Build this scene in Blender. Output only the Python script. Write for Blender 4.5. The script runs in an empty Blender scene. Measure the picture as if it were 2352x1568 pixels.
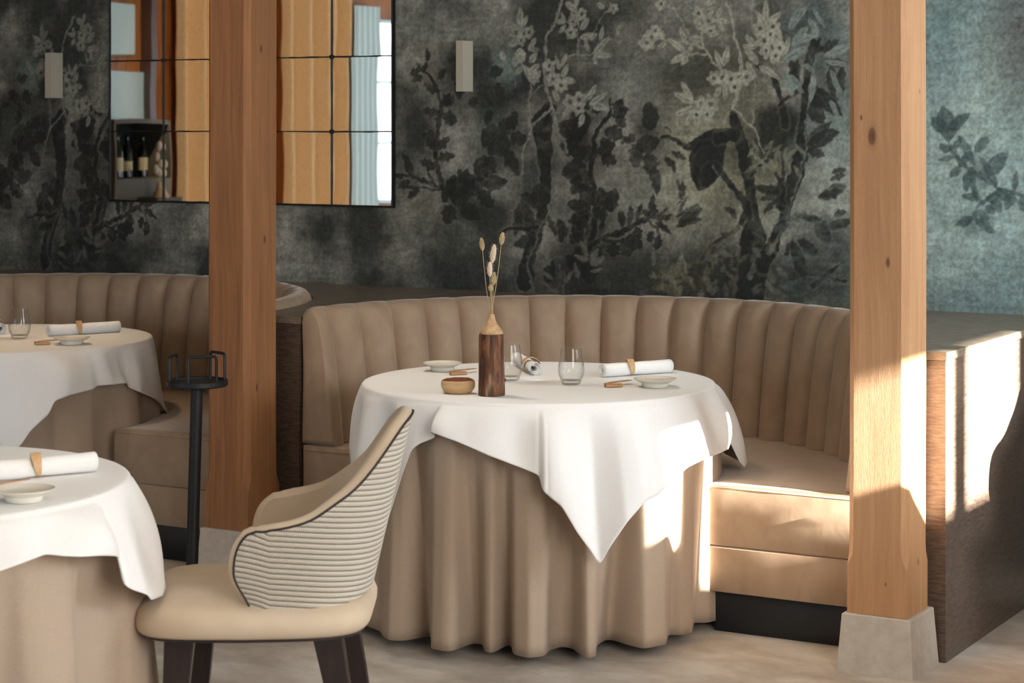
import bpy, math, random
import numpy as np
from mathutils import Vector, Matrix
random.seed(7); rng = np.random.RandomState(11)
sc = bpy.context.scene
C = sc.collection

# ------------------------------------------------------------------ camera
# world: X along the papered wall (to the right), Y towards it, camera above the origin
F = 4850.0; HC = 1.55; CS, SN = 0.868, 0.497
YAW = math.atan2(SN, CS)
cam_d = bpy.data.cameras.new('camera'); cam = bpy.data.objects.new('camera', cam_d); C.objects.link(cam)
cam.location = (0, 0, HC); cam.rotation_euler = (math.pi/2, 0, YAW)
cam_d.sensor_width = 36; cam_d.lens = F/2352*36
cam_d.shift_y = -(784-290)/2352
cam_d.clip_start = .05; cam_d.clip_end = 100
cam_d.dof.use_dof = True; cam_d.dof.focus_distance = 6.5; cam_d.dof.aperture_fstop = 6.3
sc.camera = cam
# ------------------------------------------------------------------ world, sun, added daylight fills, exposure
sc.view_settings.view_transform = 'Standard'; sc.view_settings.look = 'None'
sc.view_settings.gamma = 1; sc.view_settings.use_curve_mapping = False
sc.view_settings.exposure = 0.15
sc.cycles.use_denoising = True
sc.cycles.max_bounces = 8; sc.cycles.transparent_max_bounces = 12
sc.cycles.caustics_reflective = False; sc.cycles.caustics_refractive = False
sc.cycles.sample_clamp_indirect = 6
w = bpy.data.worlds.new('world'); sc.world = w; w.use_nodes = True
w.node_tree.nodes['Background'].inputs[0].default_value = (.62, .78, 1, 1)
w.node_tree.nodes['Background'].inputs[1].default_value = 1.5
SUN = Vector((-1, .030, -.36)).normalized()
sd = bpy.data.lights.new('sun', 'SUN'); sd.energy = 105; sd.angle = math.radians(1.3); sd.color = (1, .93, .82)
so = bpy.data.objects.new('sun', sd); C.objects.link(so)
so.rotation_euler = SUN.to_track_quat('-Z', 'Y').to_euler(); so.location = (4, 3, 4)

def area(name, loc, direction, sx, sy, power, color, spread=180):
    d = bpy.data.lights.new(name, 'AREA'); d.shape = 'RECTANGLE'; d.size = sx; d.size_y = sy
    d.energy = power; d.color = color; d.spread = math.radians(spread)
    o = bpy.data.objects.new(name, d); C.objects.link(o); o.location = loc
    o.rotation_euler = Vector(direction).to_track_quat('-Z', 'Y').to_euler()
    return o
area('added_daylight_fill_right_near', (.74, 5.95, 1.75), (-1, 0, -.2), 1.1, .9, 80, (.84, .93, 1))  # added area fill, stands in for daylight at the assumed sun window
area('added_daylight_fill_right_mid', (.74, 2.6, 1.5), (-1, .1, -.1), 3.2, 1.4, 135, (1, .96, .91))  # added area fill in front of solid wall; no window is built here
area('added_daylight_fill_mirror_side', (-7.2, -2.38, 1.6), (-.45, 1, 0), 1.5, 1.5, 45, (.8, .93, 1))  # added unseen area fill imitating daylight on the mirror side
area('added_daylight_fill_front', (-2.2, -2.38, 1.5), (0, 1, -.05), 5.5, 1.9, 6, (.97, .98, 1))  # added unseen area fill imitating daylight from behind the camera

# ------------------------------------------------------------------ helpers
def ray(x, y):
    a = (x-1176)/F; b = -(y-290)/F
    return (a*CS-SN, a*SN+CS, b)
def at(x, y, z=None, V=None, U=None):
    """the point of the room seen at photo position x, y on the plane z, V (Y) or U (X)"""
    r = ray(x, y)
    t = (z-HC)/r[2] if z is not None else (V/r[1] if V is not None else U/r[0])
    return Vector((r[0]*t, r[1]*t, HC+r[2]*t))
def on_cyl(x, y, cx, cy, R):
    r = ray(x, y); a = r[0]**2+r[1]**2; b = -2*(r[0]*cx+r[1]*cy); c_ = cx*cx+cy*cy-R*R
    d = max(0, b*b-4*a*c_); t = (-b-math.sqrt(d))/(2*a)
    return Vector((r[0]*t, r[1]*t, HC+r[2]*t))
RIGHT = Vector((CS, SN, 0)); NEAR = Vector((SN, -CS, 0))

class MB:
    def __init__(s): s.v = []; s.f = []; s.uv = None
    def add(s, v, f):
        n = len(s.v); s.v += [tuple(p) for p in v]; s.f += [tuple(i+n for i in q) for q in f]; return s
    def grid(s, rows, closed_u=False, closed_v=False, cap0=False, cap1=False):
        nr = len(rows); nc = len(rows[0]); v = [p for r in rows for p in r]; f = []
        for i in range(nr if closed_v else nr-1):
            for j in range(nc if closed_u else nc-1):
                a = i*nc+j; b = i*nc+(j+1) % nc; c = ((i+1) % nr)*nc+(j+1) % nc; d = ((i+1) % nr)*nc+j
                f.append((a, b, c, d))
        if cap0: f.append(tuple(range(nc))[::-1])
        if cap1: f.append(tuple((nr-1)*nc+j for j in range(nc)))
        return s.add(v, f)
    def box(s, x0, x1, y0, y1, z0, z1):
        v = [(x0,y0,z0),(x1,y0,z0),(x1,y1,z0),(x0,y1,z0),(x0,y0,z1),(x1,y0,z1),(x1,y1,z1),(x0,y1,z1)]
        return s.add(v, [(0,3,2,1),(4,5,6,7),(0,1,5,4),(1,2,6,5),(2,3,7,6),(3,0,4,7)])
    def lathe(s, prof, n=48, c=(0,0,0), wob=None):
        rows = []
        for (r, z) in prof:
            rows.append([(c[0]+r*(1+(wob(a, z) if wob else 0))*math.cos(a), c[1]+r*(1+(wob(a, z) if wob else 0))*math.sin(a), c[2]+z)
                         for a in [2*math.pi*k/n for k in range(n)]])
        return s.grid(rows, closed_u=True, cap0=prof[0][0] > 1e-4, cap1=prof[-1][0] > 1e-4)
    def tube(s, pts, r, n=10, closed=False):
        pts = [Vector(p) for p in pts]; m = len(pts); rows = []; prev = None
        for i, p in enumerate(pts):
            if closed: t = (pts[(i+1) % m]-pts[i-1])
            else: t = pts[min(i+1, m-1)]-pts[max(i-1, 0)]
            t.normalize()
            if prev is None:
                u = t.orthogonal().normalized()
            else:
                u = (prev-t*prev.dot(t)); u = u.normalized() if u.length > 1e-6 else t.orthogonal().normalized()
            prev = u; w_ = t.cross(u); rr = r[i] if hasattr(r, '__len__') else r
            rows.append([p+(u*math.cos(a)+w_*math.sin(a))*rr for a in [2*math.pi*k/n for k in range(n)]])
        return s.grid(rows, closed_u=True, closed_v=closed, cap0=not closed, cap1=not closed)
    def prism(s, poly, z0, z1):
        n = len(poly); v = [(x, y, z0) for x, y in poly]+[(x, y, z1) for x, y in poly]
        f = [tuple(range(n))[::-1], tuple(range(n, 2*n))]+[(i, (i+1) % n, n+(i+1) % n, n+i) for i in range(n)]
        return s.add(v, f)
    def build(s, name, mat, parent=None, smooth=True, bevel=0, seg=2, auto=35, fix=True):
        me = bpy.data.meshes.new(name); me.from_pydata(s.v, [], s.f); me.update()
        if fix:
            import bmesh
            bm = bmesh.new(); bm.from_mesh(me); bmesh.ops.recalc_face_normals(bm, faces=bm.faces); bm.to_mesh(me); bm.free()
        if s.uv is not None:
            uvl = me.uv_layers.new(name='UVMap')
            idx = np.zeros(len(me.loops), dtype=np.int32); me.loops.foreach_get('vertex_index', idx)
            uvl.data.foreach_set('uv', np.array(s.uv, dtype=np.float32)[idx].ravel())
        me.materials.append(mat)
        if smooth:
            me.shade_smooth()
            if auto: me.set_sharp_from_angle(angle=math.radians(auto))
        o = bpy.data.objects.new(name, me); C.objects.link(o)
        if parent is not None: o.parent = parent
        if bevel:
            b = o.modifiers.new('bevel', 'BEVEL'); b.width = bevel; b.segments = seg; b.limit_method = 'ANGLE'; b.angle_limit = math.radians(40)
            if smooth: b.harden_normals = False
        return o
def tag(o, label, cat, group=None):
    o['label'] = label; o['category'] = cat
    if group: o['group'] = group
    return o
def thing(name, loc, label, cat, group=None, rz=0):
    o = bpy.data.objects.new(name, None); C.objects.link(o); o.location = loc; o.rotation_euler = (0, 0, rz)
    o.empty_display_size = .05
    return tag(o, label, cat, group)
def copy_tree(root, loc, rz, label, group=None):
    r = root.copy(); C.objects.link(r); r.location = loc; r.rotation_euler = (0, 0, rz); r['label'] = label
    if group: r['group'] = group
    def rec(src, dst):
        for ch in src.children:
            c = ch.copy(); C.objects.link(c); c.parent = dst; rec(ch, c)
    rec(root, r)
    return r
def struct(o): o['kind'] = 'structure'; return o
def sstep(a, b, x):
    t = min(1, max(0, (x-a)/(b-a))) if b != a else float(x > a); return t*t*(3-2*t)
def interp(x, xs, ys): return float(np.interp(x, xs, ys))
def lin(r, g, b):
    f = lambda c: (c/255/12.92 if c/255 <= .04045 else ((c/255+.055)/1.055)**2.4)
    return (f(r), f(g), f(b), 1)

# ------------------------------------------------------------------ materials
class NT:
    def __init__(s, name, col=(.5,.5,.5,1), rough=.6, **kw):
        s.m = bpy.data.materials.new(name); s.m.use_nodes = True; s.t = s.m.node_tree; s.n = s.t.nodes; s.l = s.t.links
        s.p = s.n['Principled BSDF']; s.p.inputs['Base Color'].default_value = col; s.p.inputs['Roughness'].default_value = rough
        for k, v in kw.items(): s.p.inputs[k.replace('_', ' ')].default_value = v
        s.tc = s.n.new('ShaderNodeTexCoord')
    def set(s, inp, v):
        if hasattr(v, 'is_linked') or isinstance(v, bpy.types.NodeSocket): s.l.new(v, inp)
        else: inp.default_value = v
    def map(s, scale=(1,1,1), loc=(0,0,0), rot=(0,0,0), src='Object'):
        m = s.n.new('ShaderNodeMapping'); s.l.new(s.tc.outputs[src], m.inputs[0])
        m.inputs['Scale'].default_value = scale; m.inputs['Location'].default_value = loc; m.inputs['Rotation'].default_value = rot
        return m.outputs[0]
    def noise(s, vec, scale=5, detail=4, rough=.55, dist=0):
        n = s.n.new('ShaderNodeTexNoise'); s.l.new(vec, n.inputs['Vector'])
        n.inputs['Scale'].default_value = scale; n.inputs['Detail'].default_value = detail
        n.inputs['Roughness'].default_value = rough; n.inputs['Distortion'].default_value = dist
        return n.outputs['Fac']
    def ramp(s, fac, stops):
        r = s.n.new('ShaderNodeValToRGB'); s.l.new(fac, r.inputs[0]); e = r.color_ramp.elements
        while len(e) < len(stops): e.new(.5)
        for i, (p, c) in enumerate(stops): e[i].position = p; e[i].color = c if len(c) == 4 else (*c, 1)
        return r.outputs[0]
    def math(s, op, a, b=0.0, c=0.0):
        m = s.n.new('ShaderNodeMath'); m.operation = op
        for i, v in enumerate((a, b, c)):
            s.set(m.inputs[i], v)
        return m.outputs[0]
    def mix(s, fac, a, b, mode='MIX'):
        m = s.n.new('ShaderNodeMix'); m.data_type = 'RGBA'; m.blend_type = mode
        s.set(m.inputs[0], fac); s.set(m.inputs[6], a); s.set(m.inputs[7], b)
        return m.outputs[2]
    def bump(s, h, strength=.3, dist=.002, prev=None):
        b = s.n.new('ShaderNodeBump'); b.inputs['Strength'].default_value = strength; b.inputs['Distance'].default_value = dist
        s.l.new(h, b.inputs['Height'])
        if prev is not None: s.l.new(prev, b.inputs['Normal'])
        s.l.new(b.outputs[0], s.p.inputs['Normal']); return b.outputs[0]
    def col(s, v): s.set(s.p.inputs['Base Color'], v)
    def wave(s, vec, scale, dist=0, dscale=1, dirn='X', kind='BANDS', prof='SIN'):
        n = s.n.new('ShaderNodeTexWave'); s.l.new(vec, n.inputs['Vector']); n.wave_type = kind; n.bands_direction = dirn; n.wave_profile = prof
        n.inputs['Scale'].default_value = scale; n.inputs['Distortion'].default_value = dist; n.inputs['Detail Scale'].default_value = dscale
        return n.outputs['Fac']

def m_velvet(name, c1, c2, sheen=.5):
    k = NT(name, rough=.75); n = k.noise(k.map((5,5,3)), 3, 4, .5, .6)
    k.col(k.ramp(n, [(.35, lin(*c1)), (.68, lin(*c2))]))
    k.p.inputs['Sheen Weight'].default_value = sheen; k.p.inputs['Sheen Roughness'].default_value = .35
    k.p.inputs['Sheen Tint'].default_value = (1, .93, .85, 1)
    n2 = k.noise(k.map((1,1,1)), 9, 3, .5); n3 = k.noise(k.map((1,1,1)), 600, 2)
    b = k.bump(n2, .12, .01); k.bump(n3, .15, .0008, b)
    return k.m
M = {}
M['velvet'] = m_velvet('beige_velvet', (157,133,111), (168,146,123))
def m_linen(name, c, bump=.12, rough=.85, sheen=.1, var=.93):
    k = NT(name, rough=rough); k.p.inputs['Sheen Weight'].default_value = sheen
    a = k.noise(k.map((1,1,.12)), 900, 2); b = k.noise(k.map((.12,.12,1)), 900, 2)
    s_ = k.math('ADD', a, b); col = lin(*c); dark = tuple(x*var for x in col[:3])+(1,)
    k.col(k.ramp(k.math('MULTIPLY', s_, .5), [(.35, dark), (.65, col)])); k.bump(s_, bump, .0008); return k.m
M['white_linen'] = m_linen('white_linen', (246,246,246))
M['napkin'] = m_linen('napkin_cotton', (248,247,245), .08)
M['beige_linen'] = m_linen('beige_linen', (186,167,148), .2, var=.87)
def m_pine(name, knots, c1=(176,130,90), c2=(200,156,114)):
    k = NT(name, rough=.55)
    warp = k.noise(k.map((1,1,.5)), 3, 2)
    v = k.n.new('ShaderNodeVectorMath'); v.operation = 'MULTIPLY_ADD'
    k.l.new(k.tc.outputs['Object'], v.inputs[0]); v.inputs[1].default_value = (1,1,1)
    cb = k.n.new('ShaderNodeCombineXYZ'); k.l.new(k.math('MULTIPLY', warp, .05), cb.inputs[0]); k.l.new(k.math('MULTIPLY', warp, .03), cb.inputs[1])
    k.l.new(cb.outputs[0], v.inputs[2])
    mp = k.n.new('ShaderNodeMapping'); k.l.new(v.outputs[0], mp.inputs[0]); mp.inputs['Scale'].default_value = (1,1,.035)
    g = k.noise(mp.outputs[0], 60, 5, .6, .4); big = k.noise(k.map((1,1,.4)), 4, 3, .5)
    col = k.ramp(g, [(.3, lin(*c1)), (.7, lin(*c2))])
    col = k.mix(k.ramp(big, [(.35, (0,0,0,1)), (.7, (.35,.35,.35,1))]), col, lin(182,130,84))
    for (x, y, z, r) in knots:
        d = k.n.new('ShaderNodeVectorMath'); d.operation = 'SUBTRACT'; k.l.new(k.tc.outputs['Object'], d.inputs[0]); d.inputs[1].default_value = (x, y, z)
        sc_ = k.n.new('ShaderNodeVectorMath'); sc_.operation = 'MULTIPLY'; k.l.new(d.outputs[0], sc_.inputs[0]); sc_.inputs[1].default_value = (1,1,.45)
        ln = k.n.new('ShaderNodeVectorMath'); ln.operation = 'LENGTH'; k.l.new(sc_.outputs[0], ln.inputs[0])
        q = k.math('DIVIDE', k.math('ADD', ln.outputs['Value'], k.math('MULTIPLY', k.math('SUBTRACT', g, .5), r*.5)), r)
        col = k.mix(k.ramp(q, [(0, (.95,.95,.95,1)), (.45, (.75,.75,.75,1)), (.6, (.2,.2,.2,1)), (1, (0,0,0,1))]), col, lin(88,46,24))
    k.col(col)
    fine = k.noise(k.map((1,1,.06)), 700, 3, .6)
    b = k.bump(g, .25, .002); k.bump(fine, .9, .0022, b)
    return k.m
def m_darkwood(name, c1, c2, rough=.38, v=(.16,.16,1), sc_=170):
    k = NT(name, rough=rough); k.p.inputs['Coat Weight'].default_value = .15; k.p.inputs['Coat Roughness'].default_value = .3
    g = k.noise(k.map(tuple(a for a in v)), sc_, 4, .65, .2)
    k.col(k.ramp(g, [(.35, lin(*c1)), (.65, lin(*c2))])); k.bump(g, .18, .0008); return k.m
M['oak'] = m_darkwood('dark_stained_oak', (70,57,50), (106,90,78))
M['ledge'] = m_darkwood('oak_with_painted_sheen', (108,96,82), (142,129,113), .4)  # the dark oak again, lightened to stand in for grazing daylight
M['legwood'] = m_darkwood('wenge', (34,24,24), (48,35,34), .3, (1,1,.1), 60)
k = NT('carpet', rough=.95); n1 = k.noise(k.map((1,1.3,1), rot=(0,0,.4)), 3.2, 7, .62, .25); n2 = k.noise(k.map((1,1,1)), 900, 2)
k.col(k.mix(.25, k.ramp(n1, [(.34, lin(140,124,106)), (.5, lin(184,172,156)), (.64, lin(214,208,198))]), k.ramp(n2, [(.3, lin(120,106,92)), (.7, lin(225,215,200))])))
k.p.inputs['Sheen Weight'].default_value = .3
b = k.bump(n1, .3, .01); k.bump(n2, .6, .004, b); M['carpet'] = k.m
k = NT('plinth_paint', lin(190,180,168), .7); n1 = k.noise(k.map(), 30, 5, .6); k.col(k.ramp(n1, [(.3, lin(178,168,156)), (.7, lin(198,189,178))])); k.bump(n1, .12, .002); M['plinth'] = k.m
k = NT('cream_leather', rough=.62); n1 = k.noise(k.map(), 6, 4, .5); k.col(k.ramp(n1, [(.3, lin(196,176,150)), (.7, lin(212,194,170))])); k.p.inputs['Sheen Weight'].default_value = .15
n2 = k.noise(k.map(), 350, 3); b = k.bump(n1, .15, .01); k.bump(n2, .12, .0008, b); M['leather'] = k.m
k = NT('woven_fabric', rough=.9)
uv = k.map((1,1,1), src='UV')
w1 = k.wave(uv, 26, .25, 6, 'Y'); w2 = k.wave(k.map((1,1,1), src='UV', rot=(0,0,.5)), 62, .6, 8, 'X'); w3 = k.wave(uv, 66, .4, 5, 'Y'); nn = k.noise(uv, 260, 3)
h = k.math('ADD', k.math('MULTIPLY', k.math('POWER', w1, .6), 1.0), k.math('ADD', k.math('MULTIPLY', w2, .35), k.math('MULTIPLY', nn, .25)))
k.col(k.mix(k.ramp(k.math('POWER', w1, .7), [(.05, (0,0,0,1)), (.45, (1,1,1,1))]), lin(122,112,98), k.ramp(k.math('ADD', k.math('MULTIPLY', w2, .5), k.math('MULTIPLY', nn, .5)), [(.25, lin(184,176,158)), (.7, lin(226,220,206))])))
k.bump(h, .75, .004); k.p.inputs['Sheen Weight'].default_value = .2; M['woven'] = k.m
M['piping'] = NT('dark_piping', lin(46,34,32), .6).m
M['black_metal'] = NT('black_powder_coat', lin(20,23,27), .5).m
M['kick'] = NT('black_kick_panel', lin(26,30,34), .45).m
M['porcelain'] = NT('porcelain', lin(232,227,214), .22).m
k = NT('thin_glass'); tr = k.n.new('ShaderNodeBsdfTransparent'); tr.inputs[0].default_value = (.995,.998,.996,1); gs = k.n.new('ShaderNodeBsdfGlossy'); gs.inputs['Roughness'].default_value = .01
fr = k.n.new('ShaderNodeLayerWeight'); fr.inputs[0].default_value = .5; fr = type('q', (), {'outputs': [k.math('MULTIPLY_ADD', k.math('POWER', fr.outputs['Facing'], 2.6), .75, .02)]}); mx = k.n.new('ShaderNodeMixShader'); k.l.new(fr.outputs[0], mx.inputs[0]); k.l.new(tr.outputs[0], mx.inputs[1]); k.l.new(gs.outputs[0], mx.inputs[2])
k.l.new(mx.outputs[0], k.n['Material Output'].inputs[0]); M['glass'] = k.m
M['thickglass'] = NT('thick_glass', (1,1,1,1), .0, Transmission_Weight=1.0, IOR=1.18).m
k = NT('bark', rough=.7); n1 = k.noise(k.map((1,1,.18)), 55, 6, .7, .6); n2 = k.noise(k.map((1,1,.3)), 14, 3)
k.col(k.mix(k.ramp(n2, [(.62, (0,0,0,1)), (.72, (.8,.8,.8,1))]), k.ramp(n1, [(.3, lin(36,24,18)), (.5, lin(88,54,34)), (.68, lin(150,100,62))]), lin(186,160,130)))
k.bump(n1, .8, .004); M['bark'] = k.m
def m_wood(name, c1, c2, s=(1,1,.1), sc_=90, rough=.5):
    k = NT(name, rough=rough); g = k.noise(k.map(s), sc_, 4, .6, .3); k.col(k.ramp(g, [(.3, lin(*c1)), (.7, lin(*c2))])); k.bump(g, .2, .001); return k.m
M['lightwood'] = m_wood('turned_light_wood', (176,138,98), (212,178,138))
M['bowlwood'] = m_wood('bowl_wood', (190,150,104), (224,190,146), (.2,.2,1))
M['knifewood'] = m_wood('knife_wood', (150,104,64), (200,158,112), (.2,1,1), 120)
M['horn'] = m_wood('pale_wood_ring', (196,156,108), (228,196,152), (1,1,1), 30)
k = NT('brown_crust', rough=.8); n1 = k.noise(k.map(), 260, 4, .7); k.col(k.ramp(n1, [(.35, lin(84,40,20)), (.7, lin(170,98,54))])); k.bump(n1, 1, .003); M['spice'] = k.m
M['stem'] = NT('dry_stem', lin(188,164,120), .7).m
k = NT('seed_head', rough=.9); n1 = k.noise(k.map((1,1,.5)), 700, 3); k.col(k.ramp(n1, [(.35, lin(172,146,104)), (.65, lin(226,206,166))])); k.bump(n1, 1, .003); M['seed'] = k.m
k = NT('bunny_tail', rough=.95); n1 = k.noise(k.map(), 500, 3); k.col(k.ramp(n1, [(.3, lin(204,178,150)), (.7, lin(240,222,200))])); k.p.inputs['Sheen Weight'].default_value = 1; M['fluff'] = k.m
M['mirror'] = NT('mirror_silver', (.93,.93,.91,1), .015, Metallic=1.0).m
M['lead'] = NT('lead_came', lin(40,44,44), .5, Metallic=.6).m
k = NT('gold_curtain', lin(216,170,104), .85); n1 = k.noise(k.map((1,1,.1)), 300, 2); k.col(k.ramp(n1, [(.3, lin(222,180,128)), (.7, lin(244,206,158))])); M['curtain'] = k.m
M['blind'] = NT('pale_blind', lin(212,236,242), .8).m
M['paint'] = NT('wall_paint', lin(196,186,172), .8).m
M['ceil'] = NT('ceiling_paint', lin(214,206,194), .9).m
M['shelfgrey'] = NT('grey_shelf', lin(92,86,78), .7).m
M['bottle'] = NT('dark_bottle_glass', lin(14,18,14), .15).m
M['label'] = NT('paper_label', lin(226,210,170), .7).m
k = NT('sconce_metal', lin(190,184,168), .55); n1 = k.noise(k.map(), 220, 2); k.bump(n1, .1, .001); M['sconce'] = k.m
def emis(name, c, s):
    k = NT(name, c, .5); k.p.inputs['Emission Color'].default_value = c; k.p.inputs['Emission Strength'].default_value = s; return k.m
M['dayglow'] = emis('bright_daylight_sky_pane', (.9,.97,1,1), 3.5)
M['lamp'] = emis('lamp_glow', (1,.78,.5,1), 8)

# ------------------------------------------------------------------ mural print (colours of the paper, left repeat dimmed for weaker light)
WV = 7.23
U0, U1, Z0, Z1, RES = -7.1, -1.85, .86, 2.14, .0042
NU = int((U1-U0)/RES)+1; NZ = int((Z1-Z0)/RES)+1
uu = U0+np.arange(NU)*RES; zz = Z0+np.arange(NZ)*RES
GU, GZ = np.meshgrid(uu, zz)
def vnoise(scale, seed, sx=1, sz=1):
    r = np.random.RandomState(seed); n1 = int((U1-U0)*scale*sx)+4; n2 = int((Z1-Z0)*scale*sz)+4
    g = r.rand(n2, n1); x = (GU-U0)*scale*sx+.5; y = (GZ-Z0)*scale*sz+.5
    xi = x.astype(int); yi = y.astype(int); fx = x-xi; fy = y-yi; fx = fx*fx*(3-2*fx); fy = fy*fy*(3-2*fy)
    return (g[yi, xi]*(1-fx)+g[yi, xi+1]*fx)*(1-fy)+(g[yi+1, xi]*(1-fx)+g[yi+1, xi+1]*fx)*fy
def fbm(scale, seed, o=5, **k): return sum(vnoise(scale*2**i, seed+i, **k)*.5**i for i in range(o))/sum(.5**i for i in range(o))
pu = lambda x: at(x, 300, V=WV)[0]
# distort lookups a little so that brush edges are ragged
DU = (fbm(16, 40, 3)-.5)*.026+(fbm(70, 41, 2)-.5)*.012; DZ = (fbm(16, 50, 3)-.5)*.026+(fbm(70, 51, 2)-.5)*.012
EDGE = (fbm(60, 60, 2)-.5)*.02
img = np.zeros((NZ, NU, 3))
def cl(*c): return np.array(lin(*c)[:3])
clouds = np.clip((fbm(5, 1, 7)-.34)*2.7, 0, 1)**1.25
fine = fbm(26, 9, 3)
base_d, base_l = cl(60,64,61), cl(172,174,164)
img[:] = base_d+(base_l-base_d)*clouds[..., None]*(.55+.6*fine[..., None])
# seen positions (photo) -> wall coordinates; the print repeats, so shapes can be shifted by whole repeats
REP = pu(1265)-pu(149)
def wc(x, y, du=0):
    p = at(x, y, V=WV); return p[0]+du, p[2]
PATCH = np.clip(.62+.75*fbm(30, 71, 3), 0, 1.05)
def blend(mask, sl, col, a):
    m = (mask*a*PATCH[sl]).clip(0, 1)[..., None]; img[sl] = img[sl]*(1-m)+np.array(col)*m
def window_of(u0, u1, z0, z1, pad):
    i0 = max(0, int((z0-pad-Z0)/RES)); i1 = min(NZ, int((z1+pad-Z0)/RES)+2)
    j0 = max(0, int((u0-pad-U0)/RES)); j1 = min(NU, int((u1+pad-U0)/RES)+2)
    return (slice(i0, i1), slice(j0, j1)) if i1 > i0 and j1 > j0 else None
SCL = .00187   # metres on the wall per photo pixel, near the middle
def blob(x, y, rx, ry, col, a, du=0, soft=1.0, rag=1.0):
    u, z = wc(x, y, du); rx *= SCL; ry *= SCL; sl = window_of(u-rx*1.5, u+rx*1.5, z-ry*1.5, z+ry*1.5, .02)
    if sl is None: return
    d = np.sqrt(((GU[sl]+DU[sl]*rag*1.5-u)/rx)**2+((GZ[sl]+DZ[sl]*rag*1.5-z)/ry)**2)
    blend(np.clip((1+soft*.5-d)/soft, 0, 1), sl, col, a*(.75+.5*fine[sl]).clip(0, 1))
HALO = cl(176,176,154)
def stroke(pts, wd, col, a=1, du=0, rag=1.0, soft=.005, halo=True):
    P = [wc(x, y, du) for x, y in pts]
    W = [v*SCL/2 for v in (wd if hasattr(wd, '__len__') else [wd]*len(pts))]
    if len(W) != len(P): W = list(np.interp(np.linspace(0, 1, len(P)), np.linspace(0, 1, len(W)), W))
    us = [p[0] for p in P]; zs = [p[1] for p in P]; sl = window_of(min(us), max(us), min(zs), max(zs), max(W)+.03)
    if sl is None: return
    X = GU[sl]+DU[sl]*rag; Y = GZ[sl]+DZ[sl]*rag; best = np.full(X.shape, 9.)
    for i in range(len(P)-1):
        (ax, ay), (bx, by) = P[i], P[i+1]; dx, dy = bx-ax, by-ay; L = dx*dx+dy*dy+1e-12
        t = np.clip(((X-ax)*dx+(Y-ay)*dy)/L, 0, 1)
        best = np.minimum(best, np.hypot(X-ax-t*dx, Y-ay-t*dy)-(W[i]+(W[i+1]-W[i])*t))
    if sum(col) < .14 and halo: blend(np.clip(1-(best-.002)/.012, 0, 1)*np.clip(.5+best/.004, 0, 1), sl, HALO, .13)
    blend(np.clip(.5-(best+EDGE[sl]*.25)/soft, 0, 1), sl, col, a)
def leaf(x, y, ang, ln, wd, col, a=1, du=0, rag=.5, veined=None):
    """a pointed leaf growing from x, y; ang in degrees, 0 to the right, 90 up"""
    u, z = wc(x, y, du); ca, sa = math.cos(math.radians(ang)), math.sin(math.radians(ang)); ln *= SCL; wd *= SCL
    sl = window_of(u-ln, u+ln, z-ln, z+ln, .01)
    if sl is None: return
    X = GU[sl]+DU[sl]*rag-u; Y = GZ[sl]+DZ[sl]*rag-z
    s = (X*ca+Y*sa)/ln; t = -X*sa+Y*ca
    half = wd/2*np.clip(4*s*(1-s), 0, 1)**.75*(1.15-.4*s)
    if sum(col) < .14:
        half = half*(1+(.20 if ln < .11 else .04)*np.sin(s*19+ang))
        blend(np.clip(1-(np.abs(t)-half)/.010, 0, 1)*(s > -.04)*(s < 1.04), sl, HALO, .09)
    m = np.clip(.5+(half-np.abs(t))/.006, 0, 1)*(s > 0)*(s < 1)
    blend(m, sl, col, a)
    if veined is not None:
        blend(np.clip(1-np.abs(t)/.0022, 0, 1)*m*(s > .05), sl, veined, .6)
def flower(x, y, r, col, core, a=.9, du=0):
    k0 = rng.rand()*72
    for k in range(5):
        an = k0+72*k; leaf(x, y, an, r*1.15, r*.95, col, a*(.8+.2*rng.rand()), du)
    blob(x, y, r*.28, r*.28, core, .8, du, .6, .3)
DK = cl(34,38,36); DK2 = cl(44,48,46); LT = cl(176,180,168); LT2 = cl(156,160,150); OL = cl(126,124,98); TL = cl(118,140,138)
# --- broad tone fields of the print
for (x, y, rx, ry, c, a) in [
    (1630,330,110,170,cl(150,148,120),.55),(1560,420,120,90,cl(146,148,128),.45),(1750,420,60,120,cl(150,152,132),.4),
    (1900,330,60,90,cl(160,176,172),.55),(1870,560,90,130,cl(150,160,150),.45),(1320,440,60,100,cl(112,116,114),.5),(1150,390,110,60,cl(104,108,102),.4),
    (1020,560,130,60,cl(72,76,68),.5),(960,470,60,40,cl(100,98,78),.5),(1160,150,30,40,cl(128,150,142),.6),(1130,300,40,40,cl(110,126,118),.5),
    (1440,200,70,60,cl(116,122,118),.45),(1480,420,60,80,cl(108,112,108),.5),(1000,60,100,50,cl(76,84,82),.4),(1380,380,60,60,cl(120,120,108),.45),
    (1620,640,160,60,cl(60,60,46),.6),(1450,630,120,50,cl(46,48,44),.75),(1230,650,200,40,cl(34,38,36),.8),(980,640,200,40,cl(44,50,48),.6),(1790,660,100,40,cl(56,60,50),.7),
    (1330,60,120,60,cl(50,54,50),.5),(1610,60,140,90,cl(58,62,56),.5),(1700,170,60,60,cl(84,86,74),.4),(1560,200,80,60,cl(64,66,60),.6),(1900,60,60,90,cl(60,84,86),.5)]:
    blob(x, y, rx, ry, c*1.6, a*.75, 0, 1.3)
    if x < 1500: blob(x, y, rx, ry, c*1.2, a*.85, -REP, 1.3)  # left repeat painted dimmer, for less light on that side
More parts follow.
